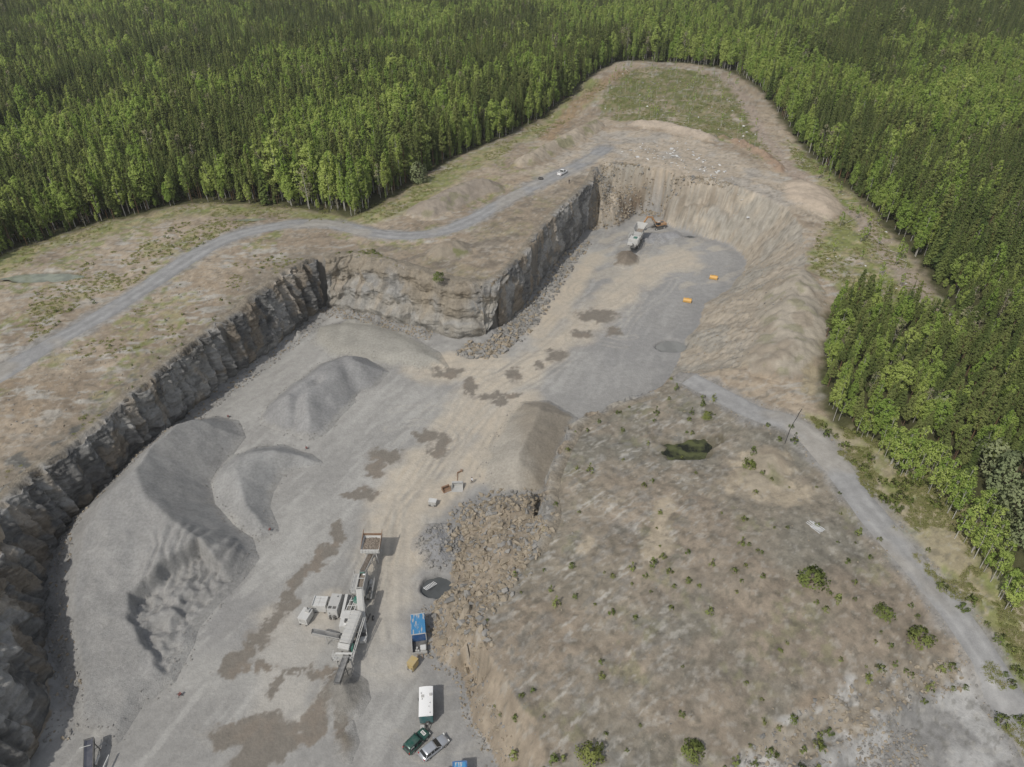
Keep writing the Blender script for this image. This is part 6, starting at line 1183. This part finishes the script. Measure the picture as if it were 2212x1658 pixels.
# --- loose equipment on the lower floor
def bucket(us, vs, rz, s, mat, lb):
    x, y, z = spot(us, vs); e = empty('loader_bucket', (x, y, z), rz); tag(e, lb, 'bucket'); m = MB(); n = 8; pr2 = [(0.0, 0.0)]+[(1.0-math.cos(k/n*math.pi*.75)*.9-.1, .55-math.sin(math.pi/2-k/n*math.pi*.75)*.0-.55*math.cos(k/n*math.pi*.6)) for k in range(n+1)]
    m.box(-s, s, -.75*s, .75*s, .02, .12); m.box(-s, s, .65*s, .8*s, .05, 1.1*s); m.hexa([(-s, .5*s, 1.0*s), (s, .5*s, 1.0*s), (s, .8*s, 1.05*s), (-s, .8*s, 1.05*s), (-s, .3*s, 1.2*s), (s, .3*s, 1.2*s), (s, .75*s, 1.2*s), (-s, .75*s, 1.2*s)]); m.build('shell', mat, e)
    for sx in (-1, 1): m = MB(); m.hexa([(sx*s-.06, -.7*s, .03), (sx*s+.06, -.7*s, .03), (sx*s+.06, .8*s, .03), (sx*s-.06, .8*s, .03), (sx*s-.06, -.2*s, .6*s), (sx*s+.06, -.2*s, .6*s), (sx*s+.06, .8*s, 1.15*s), (sx*s-.06, .8*s, 1.15*s)]); m.build('side_plate', mat, e)
    MB().box(-s, s, -.95*s, -.74*s, .02, .07).build('cutting_edge', 'dusty', e)
    for k in (-.5, 0, .5): MB().box(k*s-.07, k*s+.07, .8*s, .95*s, .3*s, .8*s).build('bracket', 'rust', e)
bucket(1812, 1936, 0.02, 1.15, 'dusty', 'wide grey loader bucket lying open on the pit floor')
bucket(1769, 1944, .5, .85, 'rust', 'rusty brown excavator bucket tipped on the floor near the loader bucket')
x, y, z = spot(1715, 2000); e = empty('equipment_box', (x, y, z), -.15); tag(e, 'small grey equipment box with a white mark on its front', 'box'); b = MB().box(-.8, .8, -.55, .55, .1, 1.25).build('body', 'dusty', e, .04); MB().box(-.84, .84, -.6, .6, 1.25, 1.32).build('lid', 'white', e, .02); MB().box(-.8, .8, -.62, -.56, .1, .5).build('lower_panel', 'dark', b); MB().poly([(-.25, -.566, .62), (-.15, -.566, .62), (-.05, -.566, .55), (.12, -.566, .55), (.02, -.566, .66), (-.15, -.566, .72), (-.18, -.566, .95), (-.27, -.566, .95)]).build('white_mark', 'plate', b); MB().box(-.3, .35, -.64, -.6, .2, .42).build('label_panel', 'white', b)
for sx in (-.5, .5): MB().box(sx-.1, sx+.1, -.6, .6, 0, .12).build('skid', 'dark', e)
x, y, z = spot(1812, 1905); m = MB(); m.cyl((0, 0, .05), (-.15, 2.2, .3), .09, 8); m.cyl((-.15, 2.2, .3), (.7, 2.9, .25), .16, 8); m.box(.5, .95, 2.7, 3.2, .0, .45); o = m.build('hydraulic_arm', 'rust'); o.location = (x, y, z); tag(o, 'thin rusty machine arm lying behind the loader bucket', 'machine part')
def sprinkler(us, vs, s, lb):
    x, y, z = spot(us, vs); e = empty('sprinkler', (x, y, z), us*.7); tag(e, lb, 'sprinkler', 'red dust sprinklers on the gravel'); m = MB()
    for k in range(3): a = 2.1*k; m.beam((0, 0, .9*s), (.6*s*math.cos(a), .6*s*math.sin(a), 0), .06*s)
    m.build('tripod', 'dark', e); MB().box(-.3*s, .3*s, -.22*s, .22*s, .45*s, .85*s).build('pump', 'red', e); MB().cyl((0, 0, .85*s), (.55*s, 0, 1.35*s), .05*s, 8).build('nozzle', 'dark', e)
for us, vs, s, lb in ((715, 2757, 1.1, 'red sprinkler on a tripod at the southern foot of the huge gravel stockpile'), (905, 1655, 1.0, 'red sprinkler on top of the huge gravel stockpile'), (1215, 1780, 1.0, 'red sprinkler beside the pale sand patch below the dug gravel heap'), (1070, 2102, .9, 'dark sprinkler below the crescent shaped gravel heap')): sprinkler(us, vs, s*.75, lb)
# --- belt at the south west, ladder in the hole, tyre, boards, logs, dark tube
a, b = S(352, 2928, 2.6), S(372, 3080, 1.2); g = gs(b[0], b[1]); e = empty('belt_conveyor', (b[0], b[1], g)); tag(e, 'dark blue black belt conveyor in the shade below the west cliff', 'conveyor'); conveyor(e, (0, -2, 1.0-g), (a[0]-b[0], a[1]-b[1], 2.6-g), 1.15, 'dark', 'belt_dark', (.5, .9), True); MB().beam((a[0]-b[0]-.75, a[1]-b[1]-1.4, 2.62-g), (a[0]-b[0]+.75, a[1]-b[1]-.9, 2.62-g), .07).build('cross_bar', 'white', e)
for sx in (-.72, .72): MB().box(sx-.06, sx+.06, -2.0, 3.2, 1.0-g, 1.35-g).build('side_skirt', 'white', e)
p, q = S(1684, 2337, .1), S(1740, 2296, -1.05); e = empty('ladder', p); tag(e, 'white ladder leaning down into the flooded hole', 'ladder'); d = Vector((q[0]-p[0], q[1]-p[1], q[2]-p[2]-.25)); r = Vector((d.y, -d.x, 0)).normalized()*.42
for sgn in (-1, 1): MB().beam(r*sgn+Vector((0, 0, .25)), d+r*sgn, .06).build('rail', 'roofwhite', e)
for k in range(12): c = Vector((0, 0, .25)).lerp(d, k/11.5); MB().beam(c-r, c+r, .09, .05).build('rung', 'roofwhite', e)
x, y, z = spot(2142, 712); bm = bmesh.new(); ro, ri, n1, n2 = .95, .38, 28, 10; vs = [[bm.verts.new(((ro-ri*.9+ri*math.cos(2*math.pi*j/n2))*math.cos(2*math.pi*i/n1), (ro-ri*.9+ri*math.cos(2*math.pi*j/n2))*math.sin(2*math.pi*i/n1), .36+.36*math.sin(2*math.pi*j/n2)+.03*(i % 2))) for j in range(n2)] for i in range(n1)]
for i in range(n1):
    for j in range(n2): bm.faces.new((vs[i][j], vs[(i+1) % n1][j], vs[(i+1) % n1][(j+1) % n2], vs[i][(j+1) % n2]))
me = bpy.data.meshes.new('tyre'); bm.to_mesh(me); bm.free(); me.materials.append(M['tyre']); o = link('tyre', me); o.location = (x, y, z); tag(o, 'big black machine tyre lying on the tan ground near the pickup', 'tyre')
x, y, z = spot(3228, 2086); e = empty('board_stack', (x, y, z), -.9); tag(e, 'loose pile of pale weathered boards on the bare eastern plateau', 'boards')
for k in range(9): o = MB().box(-1.6+.1*(k % 3), 1.6-.15*(k % 2), -.8+.18*k, -.66+.18*k, .02+.06*(k % 2), .07+.06*(k % 2)).build('board', 'board', e); o.rotation_euler = (0, 0, .05*((k*7) % 5-2))
r = np.random.default_rng(9)
for i, (x, y) in enumerate(np.vstack([in_poly(26, GFAR, 101), in_poly(16, GRIGHT, 102)])):
    z = surf(x, y); L = r.uniform(1.2, 3.0); m = MB().cyl((-L, 0, .12), (L, 0, .16), .10, 7, .06); m.cyl((L*.3, 0, .13), (L*.5, .4, .25), .03, 5); o = m.build('fallen_log', 'wood'); o.location = (x, y, z); o.rotation_euler = (0, 0, r.uniform(0, 3.1)); tag(o, 'grey fallen log in the felled clearing' if i < 26 else 'grey fallen log on the green strip beside the stony track', 'log', 'fallen logs in the felled clearing' if i < 26 else 'fallen logs beside the stony track')
hp = [spot(u, v) for u, v in ((3108, 1760), (3122, 1722), (3130, 1700), (3142, 1678), (3154, 1660), (3164, 1640), (3176, 1622))]; pl, _t = resample(np.array(hp)[:, :2], .5); m = MB()  # thin dark tube laid along a line across the road
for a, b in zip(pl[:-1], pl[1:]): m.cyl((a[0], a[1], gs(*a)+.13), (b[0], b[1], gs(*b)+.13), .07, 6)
tag(m.build('dark_tube', 'plastic'), 'thin dark tube lying across the bend of the eastern road', 'hose')
# --- two people
def person(loc, rz, top, legs, label, walk=.0):
    e = empty('person', loc, rz); tag(e, label, 'person')
    J = {'pel': (0, 0, .95), 'spi': (0, 0, 1.18), 'che': (0, .01, 1.38), 'nec': (0, .02, 1.50), 'hea': (0, .04, 1.60), 'top': (0, .035, 1.70)}
    for s_, sg in (('l', 1), ('r', -1)): J.update({'hip'+s_: (sg*.10, 0, .90), 'kne'+s_: (sg*.11, .06+walk*sg, .50), 'ank'+s_: (sg*.11, walk*sg*1.6, .10), 'toe'+s_: (sg*.12, .17+walk*sg*1.6, .05), 'sho'+s_: (sg*.19, 0, 1.42), 'elb'+s_: (sg*.26, -.03-walk*sg*.5, 1.15), 'wri'+s_: (sg*.26, .10-walk*sg, .93), 'han'+s_: (sg*.25, .14-walk*sg*1.1, .85)})
    E_ = [('pel', 'spi'), ('spi', 'che'), ('che', 'nec'), ('nec', 'hea'), ('hea', 'top')]; R_ = {'pel': .15, 'spi': .14, 'che': .165, 'nec': .06, 'hea': .105, 'top': .085}
    for s_ in 'lr': E_ += [('pel', 'hip'+s_), ('hip'+s_, 'kne'+s_), ('kne'+s_, 'ank'+s_), ('ank'+s_, 'toe'+s_), ('che', 'sho'+s_), ('sho'+s_, 'elb'+s_), ('elb'+s_, 'wri'+s_), ('wri'+s_, 'han'+s_)]; R_.update({'hip'+s_: .10, 'kne'+s_: .07, 'ank'+s_: .05, 'toe'+s_: .045, 'sho'+s_: .075, 'elb'+s_: .05, 'wri'+s_: .035, 'han'+s_: .045})
    ks = list(J); me = bpy.data.meshes.new('body'); me.from_pydata([J[k] for k in ks], [(ks.index(a), ks.index(b)) for a, b in E_], []); o = link('body', me, e); md = o.modifiers.new('skin', 'SKIN'); sv_ = me.skin_vertices[0].data
    for i, k in enumerate(ks): sv_[i].radius = (R_[k], R_[k]*(.75 if k in ('pel', 'spi', 'che') else 1)); sv_[i].use_root = (k == 'pel')
    o.modifiers.new('sub', 'SUBSURF').levels = 1; o.modifiers['sub'].render_levels = 1
    dg = bpy.context.evaluated_depsgraph_get(); ev = o.evaluated_get(dg); m2 = bpy.data.meshes.new_from_object(ev); o.modifiers.clear(); o.data = m2; m2.materials.clear()
    for k in ('skin', top, legs, 'plastic'): m2.materials.append(M[k])
    for p in m2.polygons:
        c = p.center; p.use_smooth = True; p.material_index = 3 if c.z < .11 else (2 if c.z < .98 and abs(c.x) < .215 else (0 if c.z > 1.5 or c.z < .95 else 1))
    m = MB(); n = 10; rg = [[(.11*math.cos(2*math.pi*k/n)*sc, .025+.125*math.sin(2*math.pi*k/n)*sc, zz) for k in range(n)] for zz, sc in ((1.64, .98), (1.70, 1.0), (1.76, .75), (1.79, .3))]; m.loft(rg).build('hair', 'hair', e, 0, True)
    for sg in (-1, 1):                         # fingers and thumb
        hx, hy = sg*.25, .14-walk*sg*1.1
        m = MB()
        for k, ln in enumerate((.07, .08, .075, .06)): f0 = Vector((hx, hy-.03+.02*k, .84)); m.cyl(f0, f0+Vector((-sg*.005, .01, -ln*.6)), .009, 5); m.cyl(f0+Vector((-sg*.005, .01, -ln*.6)), f0+Vector((-sg*.02, .015, -ln)), .008, 5)
        m.cyl((hx, hy+.04, .87), (hx-sg*.02, hy+.075, .83), .01, 5); m.build('fingers', 'skin', e)
    m = MB(); m.cyl((0, .135, 1.615), (0, .165, 1.60), .014, 6, .018); m.build('nose', 'skin', e); m = MB()
    for sg in (-1, 1): m.cyl((sg*.038, .125, 1.645), (sg*.038, .137, 1.645), .011, 6)
    m.box(-.025, .025, .128, .137, 1.562, 1.57); m.build('eyes_and_mouth', 'ink', e); m = MB()
    for sg in (-1, 1): m.box(sg*.108-.012, sg*.108+.012, .01, .05, 1.59, 1.65)
    m.build('ears', 'skin', e)
x, y, z = spot(1870, 1914); person((x, y, z), 2.4, 'cloth_white', 'cloth_dark', 'person in a white shirt and dark trousers walking on the pit floor', .10)
x, y, z = spot(2254, 729); person((x, y, z), 2.9, 'cloth_dark', 'cloth_dark', 'person in dark clothing standing beside the gravel road near the pickup', .0)


# ------------------------------------------------------------------ the thin air over the valley
m = bpy.data.materials.new('haze_air'); m.use_nodes = True; nt = m.node_tree; nt.nodes.clear(); out = nt.nodes.new('ShaderNodeOutputMaterial'); pv = nt.nodes.new('ShaderNodeVolumePrincipled')
pv.inputs['Color'].default_value = (.97, .97, .95, 1); pv.inputs['Density'].default_value = 0.00011; nt.links.new(pv.outputs[0], out.inputs['Volume']); M['haze'] = m
tag(MB().box(-2600, 2600, -400, 3200, -25, 190).build('haze', 'haze'), 'thin pale haze hanging over the quarry and the forest', 'haze', None, 'stuff')
scene.cycles.volume_bounces = 0
